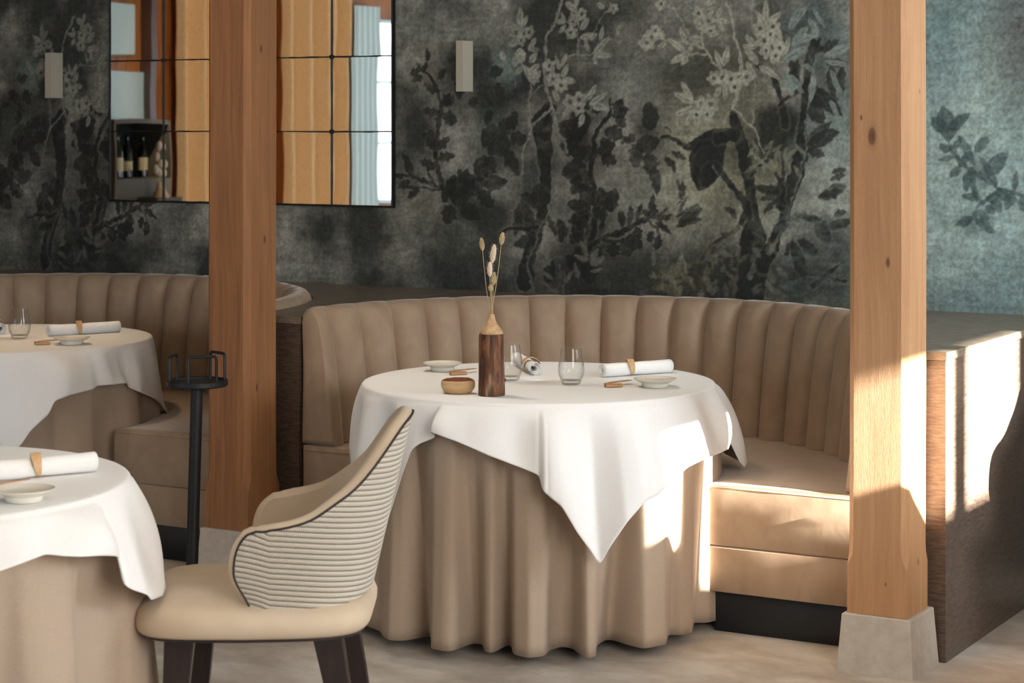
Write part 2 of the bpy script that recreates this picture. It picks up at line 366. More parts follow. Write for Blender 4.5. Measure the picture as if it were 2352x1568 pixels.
# far right: misty sky of the print
for (x, y, rx, ry, c, a) in [(2240,350,190,420,cl(132,158,158),.9),(2200,250,90,110,cl(170,186,180),.5),(2180,520,70,120,cl(165,184,178),.5),(2300,500,70,150,cl(150,174,172),.4),
                             (2150,120,60,120,cl(96,124,128),.6),(2340,90,60,110,cl(70,66,68),.75),(2200,690,80,30,cl(84,104,108),.55),(2330,640,60,60,cl(96,120,122),.5)]:
    blob(x, y, rx, ry, c*1.35, a, 0, 1.3)
img *= (.82+.36*fbm(34, 77, 3)[..., None])
def centre(du, k=1.0):
    dk, lt, lt2 = DK, LT*k, LT2*k
    # dark shrubs on the left of the middle
    T = [(968,158),(985,170),(1000,195),(1010,235),(1011,262),(1006,300),(1003,345),(1006,395),(1014,425),(1022,455)]
    stroke(T, [5,8,9,10,11,12,12,11,14,16], dk, .9, du)
    stroke([(905,400),(945,405),(985,417),(1012,432)], [5,8,10,12], dk, .85, du); stroke([(935,430),(975,428),(1005,436)], 6, dk, .8, du)
    stroke([(975,360),(985,400),(1000,425)], 6, dk, .8, du)
    for (x, y, an, l, wd) in [(968,158,130,22,16),(972,162,60,22,14),(962,160,200,24,18),(965,168,230,26,20),(985,140,100,26,18),(1005,180,40,30,22),(1000,205,160,36,22),(1010,235,20,42,26),(1012,262,340,50,30),(1008,260,170,44,24),
            (1020,240,60,30,20),(1004,330,150,44,28),(1002,345,110,50,28),(1006,345,50,46,26),(1008,365,10,44,26),(1002,380,170,50,26),(945,405,110,60,22),(940,420,200,36,22),(960,430,230,34,20),(925,402,190,30,18),
            (1020,445,30,66,40),(1030,450,0,62,40),(1022,455,60,56,34),(1060,440,20,62,44),(1100,420,80,60,40),(1110,425,10,60,36),(1090,430,140,54,34),(1100,440,320,50,34),(1060,470,330,60,40),(1040,470,250,50,40),
            (1100,230,200,30,20),(1112,225,330,30,16),(1130,250,250,40,22),(1060,180,260,44,26),(1120,170,20,40,26),(1100,190,300,44,30),(1140,190,300,44,26),
            (1110,340,60,60,40),(1120,350,20,66,44),(1150,330,80,56,34),(1160,345,300,60,34),(1130,360,250,50,40),(1165,300,60,44,30),(1170,310,340,44,34)]:
        leaf(x, y, an, l, wd, dk if rng.rand() < .75 else DK2, .85, du, 1)
    blob(1040,250,40,34,dk,.55,du); blob(1130,350,44,36,dk,.6,du); blob(1060,450,46,34,dk,.7,du); blob(1080,490,60,26,dk,.5,du); blob(1150,240,46,40,dk,.45,du)
    # the dark trunk
    blob(1215,270,50,70,dk,.45,du)
    stroke([(1262,250),(1244,290),(1252,345),(1254,400),(1250,450),(1243,500),(1228,545),(1212,590),(1205,650)], [30,52,36,30,26,26,30,30,34], dk, .93, du)
    for (x, y, an, l, wd) in [(1244,490,100,66,46),(1236,470,150,50,34),(1240,520,170,60,34),(1225,520,120,66,26),(1190,520,90,52,18),(1180,545,70,60,20),(1230,545,200,60,26),(1200,530,10,50,26),(1275,545,110,50,18),(1290,560,95,54,22),(1310,560,60,60,34),
            (1330,560,100,66,36),(1345,555,50,70,40),(1320,580,0,70,50),(1300,590,330,60,40),(1350,590,280,60,44),(1270,600,250,50,30)]:
        leaf(x, y, an, l, wd, dk, .85, du, 1)
    stroke([(1150,535),(1175,525),(1215,527),(1240,520)], [4,8,8,6], dk, .9, du)
    blob(1300,590,70,40,dk,.7,du); blob(1280,640,80,40,dk,.6,du)
    # second dark tree, right of the trunk
    stroke([(1405,225),(1398,262),(1380,290),(1366,320),(1360,360),(1352,395),(1362,425),(1372,450),(1371,485),(1362,530),(1350,570)], [6,10,10,11,14,11,13,14,15,14,16], dk, .93, du)
    stroke([(1350,575),(1385,545),(1425,535),(1475,512),(1495,500),(1510,482)], [16,12,12,11,8,5], dk, .93, du)
    stroke([(1385,550),(1400,555),(1440,548)], 7, dk, .8, du); stroke([(1380,520),(1395,490),(1392,470)], 8, dk, .8, du)
    stroke([(1490,507),(1510,525),(1515,545)], 6, dk, .8, du)
    for (x, y, an, l, wd) in [(1402,262,350,34,16),(1410,258,50,34,26),(1420,262,20,26,22),(1412,268,320,34,28),(1375,262,120,34,22),(1350,250,140,40,24),(1330,280,110,30,22),(1340,320,150,70,56),(1345,310,120,60,56),(1330,330,190,48,50),
            (1390,300,340,46,34),(1385,315,300,44,26),(1360,340,220,40,34),(1350,355,170,40,30),(1370,350,20,50,34),(1345,380,200,60,44),(1350,395,240,50,40),(1340,365,140,50,36),(1330,400,250,46,24),(1380,360,350,40,30),
            (1365,470,130,60,34),(1360,480,170,62,34),(1362,490,200,66,30),(1355,495,220,50,24),(1395,480,110,48,30),(1400,485,70,52,32),(1392,495,160,34,30),(1430,525,100,40,15),(1442,520,80,44,17),(1462,513,75,42,16),(1495,500,80,48,20),(1500,500,30,44,8),(1505,502,10,42,14),(1505,508,330,44,16),(1460,525,300,26,22),
            (1432,545,290,44,40),(1440,545,330,40,36),(1412,555,260,36,34),(1500,530,250,28,18),(1515,540,260,36,20)]:
        leaf(x, y, an, l, wd, dk, .88, du, .8)
    blob(1350,370,44,44,dk,.6,du); blob(1322,310,32,28,dk,.85,du)
    # pale vine, leaves and blossom
    stroke([(1293,0),(1277,34),(1262,75),(1254,112),(1250,160),(1253,185),(1259,215),(1266,248)], [5,6,5,5,9,8,7,8], lt2, .8, du)
    stroke([(1266,250),(1250,266),(1220,292),(1211,315),(1204,345),(1198,400)], [7,5,5,5,4,3], lt2, .75, du)
    stroke([(1268,252),(1280,285),(1293,318),(1301,352)], [8,6,6,6], lt2, .65, du)
    stroke([(1220,290),(1220,235),(1218,190),(1208,160),(1190,130)], [4,4,4,4,5], lt2, .7, du)
    stroke([(1220,222),(1236,203),(1250,194)], 3, lt2, .6, du); stroke([(1150,130),(1168,150),(1182,180),(1186,200)], 2.5, lt2, .6, du)
    for (x, y, an, l, wd) in [(1196,62,90,44,15),(1198,64,60,30,11),(1194,66,150,34,13),(1192,92,200,30,18),(1215,118,60,34,15),(1216,145,50,30,16),(1218,115,0,26,9),(1218,175,60,30,17),(1216,165,30,30,14),(1222,188,50,32,17),(1182,168,30,28,13),(1160,138,120,24,15),(1192,110,280,34,26),
            (1195,120,240,36,20),(1205,150,300,50,18),(1240,185,170,18,8)]:
        leaf(x, y, an, l, wd, lt if rng.rand() < .6 else lt2, .8, du, .5, DK2)
    for (x, y, r) in [(1186,74,15),(1204,76,14),(1216,74,13),(1198,92,12)]: flower(x, y, r, lt2, DK2, .75, du)
    stroke([(1323,0),(1325,40),(1328,80),(1328,120)], 3, lt, .7, du); stroke([(1415,15),(1390,28),(1375,55),(1362,80)], [7,3,3,3], lt, .6, du); stroke([(1328,112),(1345,107),(1352,85)], 3, lt, .6, du)
    stroke([(1290,152),(1305,138),(1320,126),(1355,130)], 3, lt, .6, du); stroke([(1355,130),(1380,105),(1402,92)], 3, lt, .6, du)
    for (x, y, an, l, wd) in [(1322,20,150,28,15),(1322,18,80,26,10),(1332,70,50,34,15),(1332,90,20,32,15),(1298,52,170,26,12),(1298,55,110,28,9),(1298,58,230,22,10),(1325,86,150,26,14),(1352,92,30,24,14),(1378,95,75,34,11),(1415,85,70,26,8),(1362,128,45,54,15),(1362,128,0,44,14),(1362,130,300,22,10),(1352,122,110,30,10),
            (1370,10,340,22,14),(1286,160,110,34,11),(1288,155,60,32,12),(1290,178,60,30,16),(1292,182,350,32,14),(1345,232,55,42,14),(1352,240,30,50,13),(1354,240,350,44,18),(1280,210,80,30,12),(1300,180,250,30,14),(1340,262,250,30,14),(1310,245,230,30,12),(1282,235,110,30,14)]:
        leaf(x, y, an, l, wd, lt, .85, du, .4, DK2)
    for (x, y, r) in [(1336,34,13),(1316,50,14),(1312,76,14),(1318,30,8),(1270,180,17),(1290,195,15),(1310,235,17),(1330,228,16),(1328,250,14),(1262,150,14),(1410,18,12)]: flower(x, y, r, lt, DK, .85, du)
    for (x, y, an, l, wd) in [(1350,590,120,40,12),(1352,598,40,34,12),(1352,600,160,36,14),(1354,605,20,40,14),(1355,622,10,30,10),(1250,590,60,34,12),(1262,610,100,34,12),(1245,610,30,30,10),(1270,640,150,30,10),(1300,650,60,34,12),(1330,640,110,34,12)]:
        leaf(x, y, an, l, wd, LT2*.6*k, .7, du, .7)
    stroke([(1250,500),(1230,555),(1212,590),(1210,625),(1222,660),(1235,690)], [3,4,5,5,3,3], LT2*.55*k, .7, du)
    stroke([(1293,350),(1290,430),(1282,500),(1278,560)], 3, LT2*.5*k, .4, du); stroke([(1245,650),(1280,672),(1300,690)], 3, LT2*.6*k, .6, du); stroke([(1285,610),(1298,630),(1296,680)], 3, LT2*.6*k, .6, du)
centre(0); centre(-REP, .72)  # pale tones of the left repeat darkened to imitate weaker light
# --- right hand tree
def right_tree():
    dk = DK*1.25; gl = cl(172,176,152); gb = cl(170,184,176)
    blob(1740,300,60,60,dk,.35); blob(1785,290,44,44,dk,.9,0,.5); blob(1745,350,90,34,dk,.7); blob(1500,330,40,60,dk,.6); blob(1480,280,30,30,dk,.5); blob(1600,170,50,40,dk,.5); blob(1710,620,110,60,dk,.65); blob(1900,540,60,40,dk*1.6,.6); blob(1650,560,60,50,dk*1.4,.5)
    blob(1860,600,34,60,dk*1.3,.6); blob(1920,620,30,70,dk*1.3,.6); blob(1840,650,60,34,dk,.7); blob(1760,120,40,60,dk,.5); blob(1860,60,60,60,cl(52,76,80),.6)
    stroke([(1682,255),(1694,300),(1706,345),(1714,385),(1722,430),(1727,480),(1732,540),(1730,600),(1722,680)], [16,26,26,26,24,26,52,56,60], dk, .95)
    stroke([(1868,60),(1874,110),(1860,140),(1852,180),(1846,230),(1842,300),(1842,345),(1828,400),(1808,450),(1798,500),(1785,540),(1768,575),(1750,610)], [14,22,20,18,18,20,24,30,30,24,24,26,30], dk, .95)
    stroke([(1728,140),(1750,152),(1775,168),(1788,205),(1797,245),(1800,290)], [5,8,11,13,13,14], dk, .93); stroke([(1788,240),(1808,222),(1830,212)], [5,6,10], dk, .9)
    stroke([(1520,313),(1556,322),(1580,338),(1600,348)], [7,8,9,12], dk, .93); stroke([(1528,295),(1540,310)], 4, dk, .8)
    stroke([(1640,376),(1660,398),(1682,435),(1710,468),(1716,500)], [12,13,17,19,20], dk, .95); stroke([(1792,360),(1794,420),(1790,470)], [14,14,20], dk, .9); stroke([(1765,372),(1740,385),(1720,400)], 7, dk, .8)
    stroke([(1868,655),(1890,640),(1910,622),(1925,610)], [12,9,7,5], dk, .9); stroke([(1905,638),(1940,645)], 6, dk, .9); stroke([(1660,540),(1640,580),(1620,640)], 8, dk, .5); stroke([(1705,505),(1685,530),(1640,560),(1610,600)], 8, dk, .6)
    # the big hanging leaf
    for (x, y, an, l, wd) in [(1690,304,195,120,40),(1668,308,215,100,66),(1650,322,235,100,76),(1640,336,250,96,70),(1646,370,240,60,44)]: leaf(x, y, an, l, wd, dk, .95, 0, .5)
    stroke([(1648,316),(1690,312)], 22, dk, .95)
    for (x, y, an, l, wd) in [(1855,215,350,66,26),(1860,200,320,90,34),(1848,225,310,66,34),(1838,212,330,60,26),(1905,150,280,66,22),(1890,140,350,60,20),(1880,120,30,50,20),(1935,150,270,60,22),(1855,330,40,66,26),(1852,332,20,72,30),(1850,340,340,40,20),(1822,205,80,60,18),(1828,190,100,50,16),
            (1945,390,190,34,12),(1945,400,200,40,12),(1945,425,200,60,22),(1940,440,190,56,20),(1945,485,200,30,16),(1792,440,170,60,18),(1790,440,200,44,14),(1795,425,110,44,14),(1785,450,230,44,12),(1560,440,100,30,9),(1566,460,90,40,14),(1556,475,50,28,5),
            (1555,500,30,60,12),(1560,512,35,60,12),(1565,522,40,60,14),(1555,520,20,60,16),(1560,490,60,40,8),(1700,500,150,40,14),(1706,520,110,34,14),(1480,480,300,20,18),(1460,310,210,40,20),(1470,330,250,50,34),(1500,300,100,60,40),(1515,320,200,60,40),(1490,350,280,50,40),(1500,380,280,60,26),(1530,360,300,40,18),(1545,350,340,34,16),
            (1800,590,60,44,14),(1905,560,120,60,30),(1850,640,110,80,30),(1880,580,150,50,22),(1900,520,10,60,20),(1890,505,170,60,16)]:
        leaf(x, y, an, l, wd, dk, .85, 0, .8)
    for q in range(26):
        x = 1720+rng.rand()*110; y = 320+rng.rand()*60; leaf(x, y, 200+rng.rand()*140, 30, 8, gl*.75, .6, 0, .7)
    # rim light of the painting along the trunk edges
    stroke([(1853,110),(1868,150),(1855,230),(1850,300),(1848,350),(1835,405),(1815,460),(1805,510),(1790,545),(1765,585)], 2.5, gb*.8, .5); stroke([(1638,382),(1680,445),(1705,475)], 2.5, gb*.8, .5)
    stroke([(1735,180),(1735,235),(1732,280)], 3, gl, .6)
    # pale vines and blossom, the mirror image of the middle spray
    lt = cl(190,192,176)
    stroke([(1668,0),(1680,34),(1690,75),(1700,120),(1702,150),(1700,185),(1692,220),(1684,245)], [5,7,5,7,9,10,9,6], lt, .8)
    stroke([(1682,250),(1700,265),(1730,290),(1742,315),(1752,350)], [5,5,5,4,3], lt, .8); stroke([(1680,250),(1665,285)], 4, lt, .6)
    stroke([(1618,0),(1620,40),(1616,80),(1614,115)], 4, lt, .75); stroke([(1535,15),(1550,22),(1565,45),(1582,76)], [7,4,4,4], lt, .75); stroke([(1530,88),(1560,94),(1600,105),(1620,120),(1640,142),(1660,160)], [4,4,4,5,5,5], lt, .8); stroke([(1585,128),(1625,127)], 4, lt, .75)
    for (x, y, an, l, wd) in [(1622,12,40,30,15),(1612,92,170,30,18),(1612,72,120,34,15),(1574,98,110,36,12),(1582,92,170,0.1,1),(1576,128,200,40,15),(1582,128,140,62,14),(1580,128,240,24,14),(1590,100,250,34,11),(1528,88,160,24,10),(1526,90,120,28,11),(1535,90,220,34,11),(1645,40,60,26,12),(1642,45,350,32,12),(1648,50,310,26,11),(1625,80,10,26,16),(1660,155,115,40,14),(1662,152,75,44,15),
            (1592,236,120,50,15),(1595,236,155,50,16),(1598,245,200,50,16),(1600,250,230,44,15),(1605,258,260,36,14),(1664,228,85,32,13),(1620,250,300,34,16),(1640,225,60,30,12),(1762,52,95,46,14),(1760,56,130,36,13),(1766,52,40,34,16),(1738,108,130,34,14),(1738,110,170,30,12),(1742,148,130,44,15),(1744,150,330,50,14),(1735,180,120,40,16),
            (1778,148,100,34,14),(1798,130,70,40,13),(1800,140,30,60,20),(1820,105,50,50,20),(1835,95,20,40,16),(1812,70,60,60,18),(1818,62,50,60,12),(1858,40,300,44,14),(1862,50,290,40,12),(1868,15,300,50,8),(1842,148,330,34,12),(1810,170,310,50,14),(1800,160,290,60,18),(1890,130,20,66,18),(1892,140,350,60,12),(1720,160,250,30,12),(1870,170,260,60,14),(1905,160,300,60,12),
            (1905,230,300,40,10),(1700,470,260,40,8)]:
        leaf(x, y, an, l, wd, lt if x < 1800 else cl(150,166,160), .85, 0, .4, dk)
    for (x, y, r) in [(1606,30,14),(1627,48,15),(1632,70,13),(1628,24,8),(1486,98,18),(1497,82,16),(1505,70,12),(1518,8,14),(1745,64,15),(1775,62,17),(1755,92,19),(1780,86,16),(1768,78,14),(1758,118,14),(1790,110,14),(1780,128,13),(1660,178,18),(1680,182,17),(1700,178,17),(1714,176,16),(1688,200,14),(1640,180,14),(1612,238,16),(1632,238,18),(1625,262,15),(1600,262,13)]:
        flower(x, y, r, lt, dk, .85)
    # ruffled pale blossom and undergrowth near the seat
    for q in range(40):
        a_ = rng.rand()*6.28; r_ = rng.rand()**.5; leaf(1545+40*r_*math.cos(a_), 640+34*r_*math.sin(a_), rng.rand()*360, 22, 12, OL*(.6+.6*rng.rand()), .6)
    for q in range(90):
        x = 1500+rng.rand()*300; y = 540+rng.rand()*140; leaf(x, y, rng.rand()*360, 16+rng.rand()*18, 6+rng.rand()*8, (OL if rng.rand() < .5 else LT2)*(.35+.5*rng.rand()), .5)
    stroke([(1565,560),(1572,610),(1590,650)], 3, lt*.6, .6); stroke([(1672,560),(1640,600),(1620,640)], 4, OL, .5)
    for q in range(46):
        x = 1820+rng.rand()*120; y = 480+rng.rand()*200; leaf(x, y, 150+rng.rand()*60, 30+rng.rand()*40, 6+rng.rand()*8, cl(120,136,134)*(.4+.5*rng.rand()), .3)
right_tree()
# --- twig in the misty part
tw = cl(66,86,86)
stroke([(2180,322),(2190,355),(2205,378),(2235,395),(2262,410),(2300,432),(2330,442),(2360,460)], [4,6,7,10,12,7,8,8], tw, .85)
stroke([(2300,432),(2275,445),(2255,462),(2245,475)], [7,6,6,4], tw, .8); blob(2245,395,30,26,tw,.6); blob(2238,510,34,26,tw,.6)
for (x, y, an, l, wd) in [(2180,322,100,66,40),(2178,300,40,50,24),(2175,300,140,40,30),(2185,345,150,26,16),(2190,345,60,26,15),(2190,360,190,30,14),(2205,380,230,30,16),(2205,375,40,34,18),(2240,380,120,66,20),(2240,350,50,40,20),(2222,392,300,30,16),(2262,400,40,60,30),(2290,428,120,66,18),(2330,438,80,40,14),(2330,445,240,34,26),(2345,455,300,40,24),
        (2255,462,130,34,10),(2248,455,170,36,14),(2245,460,110,44,14),(2222,440,100,36,12),(2262,458,20,34,18),(2262,470,320,26,16),(2250,478,300,34,16),(2248,480,240,26,12),(2285,445,350,34,20),(2280,455,300,30,22),(2235,500,200,36,20),(2240,505,330,46,20)]:
    leaf(x, y, an, l, wd, tw, .8, 0, .6)
# weathered weave: speckles and faint horizontal and vertical threads
img *= (.70+.60*vnoise(130, 301)[..., None]); img *= (.86+.28*vnoise(60, 302, sx=.25, sz=1.6)[..., None]); img *= (.90+.20*vnoise(60, 303, sx=1.6, sz=.2)[..., None])
img += (vnoise(70, 305)[..., None] > .93)*.03*cl(180,190,190)
img = np.clip(img, .004, 1)
# the paper wall: fine grid where the print is seen, coarse around it
xs = np.concatenate([[-9.5, -8.3], uu, [-1.0, .8]]); zs = np.concatenate([[0, .45], zz, [2.45, 2.75]])
XX, ZZ = np.meshgrid(xs, zs); nz, nu = XX.shape
co = np.stack([XX, np.full_like(XX, WV), ZZ], -1).reshape(-1, 3)
ci = np.clip(np.arange(nz)-2, 0, NZ-1); cj = np.clip(np.arange(nu)-2, 0, NU-1)
colr = img[ci][:, cj].reshape(-1, 3)
idx = np.arange(nz*nu).reshape(nz, nu); q = np.stack([idx[:-1, :-1], idx[:-1, 1:], idx[1:, 1:], idx[1:, :-1]], -1).reshape(-1, 4)
me = bpy.data.meshes.new('wall_back'); me.vertices.add(len(co)); me.vertices.foreach_set('co', co.ravel())
me.loops.add(q.size); me.loops.foreach_set('vertex_index', q.ravel().astype(np.int32))
me.polygons.add(len(q)); me.polygons.foreach_set('loop_start', np.arange(0, q.size, 4, dtype=np.int32)); me.update(calc_edges=True); me.validate()
at_ = me.color_attributes.new('mural', 'FLOAT_COLOR', 'POINT'); at_.data.foreach_set('color', np.concatenate([colr, np.ones((len(colr), 1))], 1).astype(np.float32).ravel())
k = NT('mural_wallpaper', rough=.85); ca = k.n.new('ShaderNodeVertexColor'); ca.layer_name = 'mural'
g1 = k.noise(k.map((1,1,.15)), 420, 2); g2 = k.noise(k.map((.15,1,1)), 420, 2); s_ = k.math('ADD', g1, g2)
k.col(k.mix(1.0, ca.outputs[0], k.ramp(k.math('MULTIPLY', s_, .5), [(.3, (.72,.72,.72,1)), (.7, (1.0,1.0,1.0,1))]), 'MULTIPLY')); k.bump(s_, .25, .001)
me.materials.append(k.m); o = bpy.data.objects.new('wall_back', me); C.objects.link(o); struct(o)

# ------------------------------------------------------------------ room shell
struct(MB().box(-9.5, .8, -2.5, WV, -.1, 0).build('floor', M['carpet'], smooth=False))
struct(MB().box(-9.7, 1.0, -2.7, WV+.2, 2.75, 2.85).build('ceiling', M['ceil'], smooth=False))
# unseen right wall with an assumed opening the sun comes through
wr = MB(); WT = .16; openings = [(5.46, 6.56, 1.42, 1.93)]
y = -2.5
for (a, b, z0, z1) in openings:
    wr.box(.8, .8+WT, y, a, 0, 2.75); wr.box(.8, .8+WT, a, b, 0, z0); wr.box(.8, .8+WT, a, b, z1, 2.75); y = b
wr.box(.8, .8+WT, y, WV, 0, 2.75)
struct(wr.build('wall_right', M['paint'], smooth=False))
def window(name, U, a, b, z0, z1, muls, rails, mat='paint', t=.05, glass=True, parent=None):
    m = MB(); m.box(U, U+t, a, a+.05, z0, z1); m.box(U, U+t, b-.05, b, z0, z1); m.box(U, U+t, a+.05, b-.05, z0, z0+.05); m.box(U, U+t, a+.05, b-.05, z1-.04, z1)
    for y, w_ in muls: m.box(U+.005, U+t-.005, y-w_/2, y+w_/2, z0+.05, z1-.04)
    for z in rails: m.box(U+.01, U+t-.01, a+.05, b-.05, z-.012, z+.012)
    return struct(m.build(name, M[mat], smooth=False))
window('assumed_window_1', .86, 5.41, 6.61, 1.36, 1.97, [(5.965, .12)], [])  # assumed window, out of view, placed and sized to give the sun patches
wf = MB(); y = -9.5
for (a, b) in [(-8.2, -6.6), (-5.9, -3.9), (-3.2, -1.2)]:  # assumed window openings, unseen behind the camera
    wf.box(y, a, -2.66, -2.5, 0, 2.75); wf.box(a, b, -2.66, -2.5, 0, .8); wf.box(a, b, -2.66, -2.5, 2.3, 2.75); y = b
wf.box(y, .8, -2.66, -2.5, 0, 2.75)
struct(wf.build('wall_front', M['paint'], smooth=False))

# ------------------------------------------------------------------ left end of the room, seen in the mirror
UL = -9.5
def mir(x, y, U=UL):
    """point of the plane X = U that the mirror shows at photo position x, y"""
    r = ray(x, y); t1 = WV/r[1]; t = U/r[0]
    return Vector((U, WV-r[1]*(t-t1), HC+r[2]*t))
def mz(x0, x1, y0, y1, U=UL):
    p, q_ = mir(x0, (y0+y1)/2, U), mir(x1, (y0+y1)/2, U); a, b = sorted((p[1], q_[1]))
    pm = (x0+x1)/2; return a, b, mir(pm, y1, U)[2], mir(pm, y0, U)[2]
struct(MB().box(UL-.15, UL, -2.5, WV, 0, 2.75).build('wall_left', m_wood('warm_wood_panelling', (120,74,40), (176,112,60), (1,1,.08), 40), smooth=False))
a, b, z0, z1 = mz(868, 905, 60, 456)
wn = MB(); gl = MB(); n = 3
wn.box(UL, UL+.05, a-.03, a, z0, z1); wn.box(UL, UL+.05, b, b+.03, z0, z1); wn.box(UL, UL+.05, a, b, z0-.03, z0); wn.box(UL, UL+.05, a, b, z1, z1+.03)
for i in range(1, n): zc = z0+(z1-z0)*i/n; wn.box(UL, UL+.05, a, b, zc-.012, zc+.012)
wno = struct(wn.build('window_3', M['blind'], smooth=False)); gl.box(UL+.005, UL+.02, a, b, z0, z1).build('pane', M['dayglow'], wno, smooth=False)
a, b, z0, z1 = mz(806, 868, 18, 470, UL+.05)
def cloth_panel(a, b, z0, z1, U, amp, waves, lean=0):
    rows = []
    for z in np.linspace(z0, z1, 8):
        rows.append([(U+amp*math.sin(waves*2*math.pi*t+.6*math.sin(5*t)), a+(b-a)*t, z) for t in np.linspace(0, 1, 90)])
    rows2 = [[(p[0]+.004, p[1], p[2]) for p in r] for r in rows]
    return MB().grid(rows).grid(rows2)
tag(cloth_panel(a, b, z0-.1, z1, UL+.09, .008, 5).build('window_blind', M['blind'], auto=0), 'pale blue fabric blind beside the bright window panes in the mirror', 'blind')
a, b, z0, z1 = mz(640, 791, 5, 480, UL+.05)
tag(cloth_panel(a, b, z0-.3, z1+.25, UL+.1, .05, 3.6).build('curtain', M['curtain'], auto=0), 'golden beige pleated curtain seen in the mirror right of the wooden post', 'curtain', 'golden curtains reflected in the mirror')
a, b, z0, z1 = mz(398, 500, 5, 480, UL+.05)
tag(cloth_panel(a, b, z0-.3, z1+.25, UL+.1, .05, 2.6).build('curtain', M['curtain'], auto=0), 'golden yellow pleated curtain seen in the mirror left of the wooden post', 'curtain', 'golden curtains reflected in the mirror')
a, b, z0, z1 = mz(240, 336, 165, 280); tag(MB().box(UL, UL+.04, a, b, z0, z1).build('wall_panel', M['blind'], smooth=False, bevel=.01), 'pale blue lit square panel in the mirror above the dark wine niche', 'panel')
a, b, z0, z1 = mz(240, 308, 8, 130); tag(MB().box(UL, UL+.04, a, b, z0, z1).build('wall_panel', M['blind'], smooth=False, bevel=.01), 'tall pale panel at the top left corner of the mirror', 'panel')
# wine niche
a, b, z0, z1 = mz(230, 350, 288, 411, UL+.15); cab = thing('wine_shelf', (0, 0, 0), 'grey wine shelf unit with a dark niche reflected at the lower left of the mirror', 'shelf')
MB().box(UL+.002, UL+.02, a, b, z0, z1).build('back_panel', M['kick'], cab, smooth=False)
sh = MB().box(UL+.02, UL+.32, b, b+.02, z0-.5, z1+.03); sh.box(UL+.02, UL+.32, a-.015, a, z0-.5, z1+.03); sh.box(UL+.02, UL+.32, a, b, z1, z1+.03); sh.box(UL+.02, UL+.32, a, b, z0-.5, z0); sh.build('carcass', M['shelfgrey'], cab, smooth=False)
a, b, z0, z1 = mz(344, 358, 0, 480, UL+.05); tag(MB().box(UL, UL+.1, a, b, 0, 2.7).build('wooden_pilaster', M['legwood'], smooth=False), 'dark narrow upright beside the wine shelf in the mirror', 'pilaster')
for (x, y0, y1, lab, wd) in [(267, 340, 411, 'wine bottle at the very left edge of the mirror', 30), (290, 340, 411, 'wine bottle with a square cream label in the reflected niche', 34), (327, 330, 411, 'wine bottle with a tall white label in the reflected niche', 30)]:
    p = mir(x, y1, UL+.13); h = .30; r = .036
    bt = thing('wine_bottle', (UL+.17, p[1], mz(230, 350, 288, 411, UL+.15)[2]+.002), lab, 'bottle', 'wine bottles in the mirrored niche')
    MB().lathe([(r*.9, 0), (r, .005), (r, .18), (r*.8, .205), (.014, .235), (.013, .29), (.015, .3)], 20).build('glass_body', M['bottle'], bt)
    MB().lathe([(r+.0008, .05), (r+.0008, .14 if wd == 30 else .115)], 20).build('label', M['label'], bt)
p = mir(366, 455, UL+.38)
sb = MB().box(UL+.335, UL+.50, p[1]-.12, p[1]+.12, 0, p[2]); tag(sb.build('side_stand', M['shelfgrey'], smooth=False), 'grey stand under the reflected vase in the mirror', 'stand')
vb = thing('vase', (UL+.42, p[1], p[2]+.001), 'small flared wooden vase reflected in the mirror', 'vase')
MB().lathe([(.05, 0), (.045, .02), (.02, .06), (.012, .1)], 20).build('vase_body', M['bowlwood'], vb)
fl = thing('dried_bouquet', (UL+.42, p[1], p[2]+.02), 'bunch of fluffy dried heads in the reflected vase', 'dried flowers')
hm = MB(); sm = MB()
for (dy, dz, r) in [(.0, .33, .022), (-.02, .26, .02), (.025, .21, .018), (-.03, .17, .022), (.01, .15, .02)]:
    hm.lathe([(.001, -r*1.6), (r*.8, -r), (r, 0), (r*.7, r), (.001, r*1.6)], 12, (0, -dy, dz)); sm.tube([(0, 0, .03), (0, -dy*.6, dz*.6), (0, -dy, dz-.01)], .0015, 6)
hm.build('heads', M['fluff'], fl); sm.build('stems', M['stem'], fl)

# ------------------------------------------------------------------ mirror on the papered wall
xg = [-6.178-.29*0, -5.876, -5.582, -5.287, -4.990, -4.692]; zg = [1.224, 1.528, 1.837, 2.146]
mr = thing('leaded_wall_mirror', (xg[0], WV, zg[0]), 'leaded glass mirror of small square panes on the papered wall behind the post', 'mirror')
ox, oz = xg[0], zg[0]
MB().box(-.006, xg[-1]-ox+.006, -.014, -.002, -.006, zg[-1]-oz+.006).build('backing_frame', M['lead'], mr, smooth=False)
for i in range(5):
    for j in range(3):
        x0, x1, z0, z1 = xg[i]-ox+.0015, xg[i+1]-ox-.0015, zg[j]-oz+.0015, zg[j+1]-oz-.0015
        rows = []
        tx, tz = rng.uniform(-.0012, .0012), rng.uniform(-.0012, .0012)
        for v in np.linspace(0, 1, 9):
            rows.append([(x0+(x1-x0)*u, -.0155-tx*(u-.5)*.3-tz*(v-.5)*.3-.0001*(16*u*(1-u)*v*(1-v)), z0+(z1-z0)*v) for u in np.linspace(0, 1, 9)])
        MB().grid(rows).build('mirror_pane', M['mirror'], mr, fix=False)
lm = MB()
for x in xg: lm.tube([(x-ox+random.uniform(-.0006, .0006), -.019, z) for z in np.linspace(0, zg[-1]-oz, 24)], [.0026+.0012*random.random() for _ in range(24)], 6)
for z in zg: lm.tube([(x, -.019, z-oz+random.uniform(-.0006, .0006)) for x in np.linspace(0, xg[-1]-ox, 40)], [.0024+.0014*random.random() for _ in range(40)], 6)
lm.build('lead_bars', M['lead'], mr)
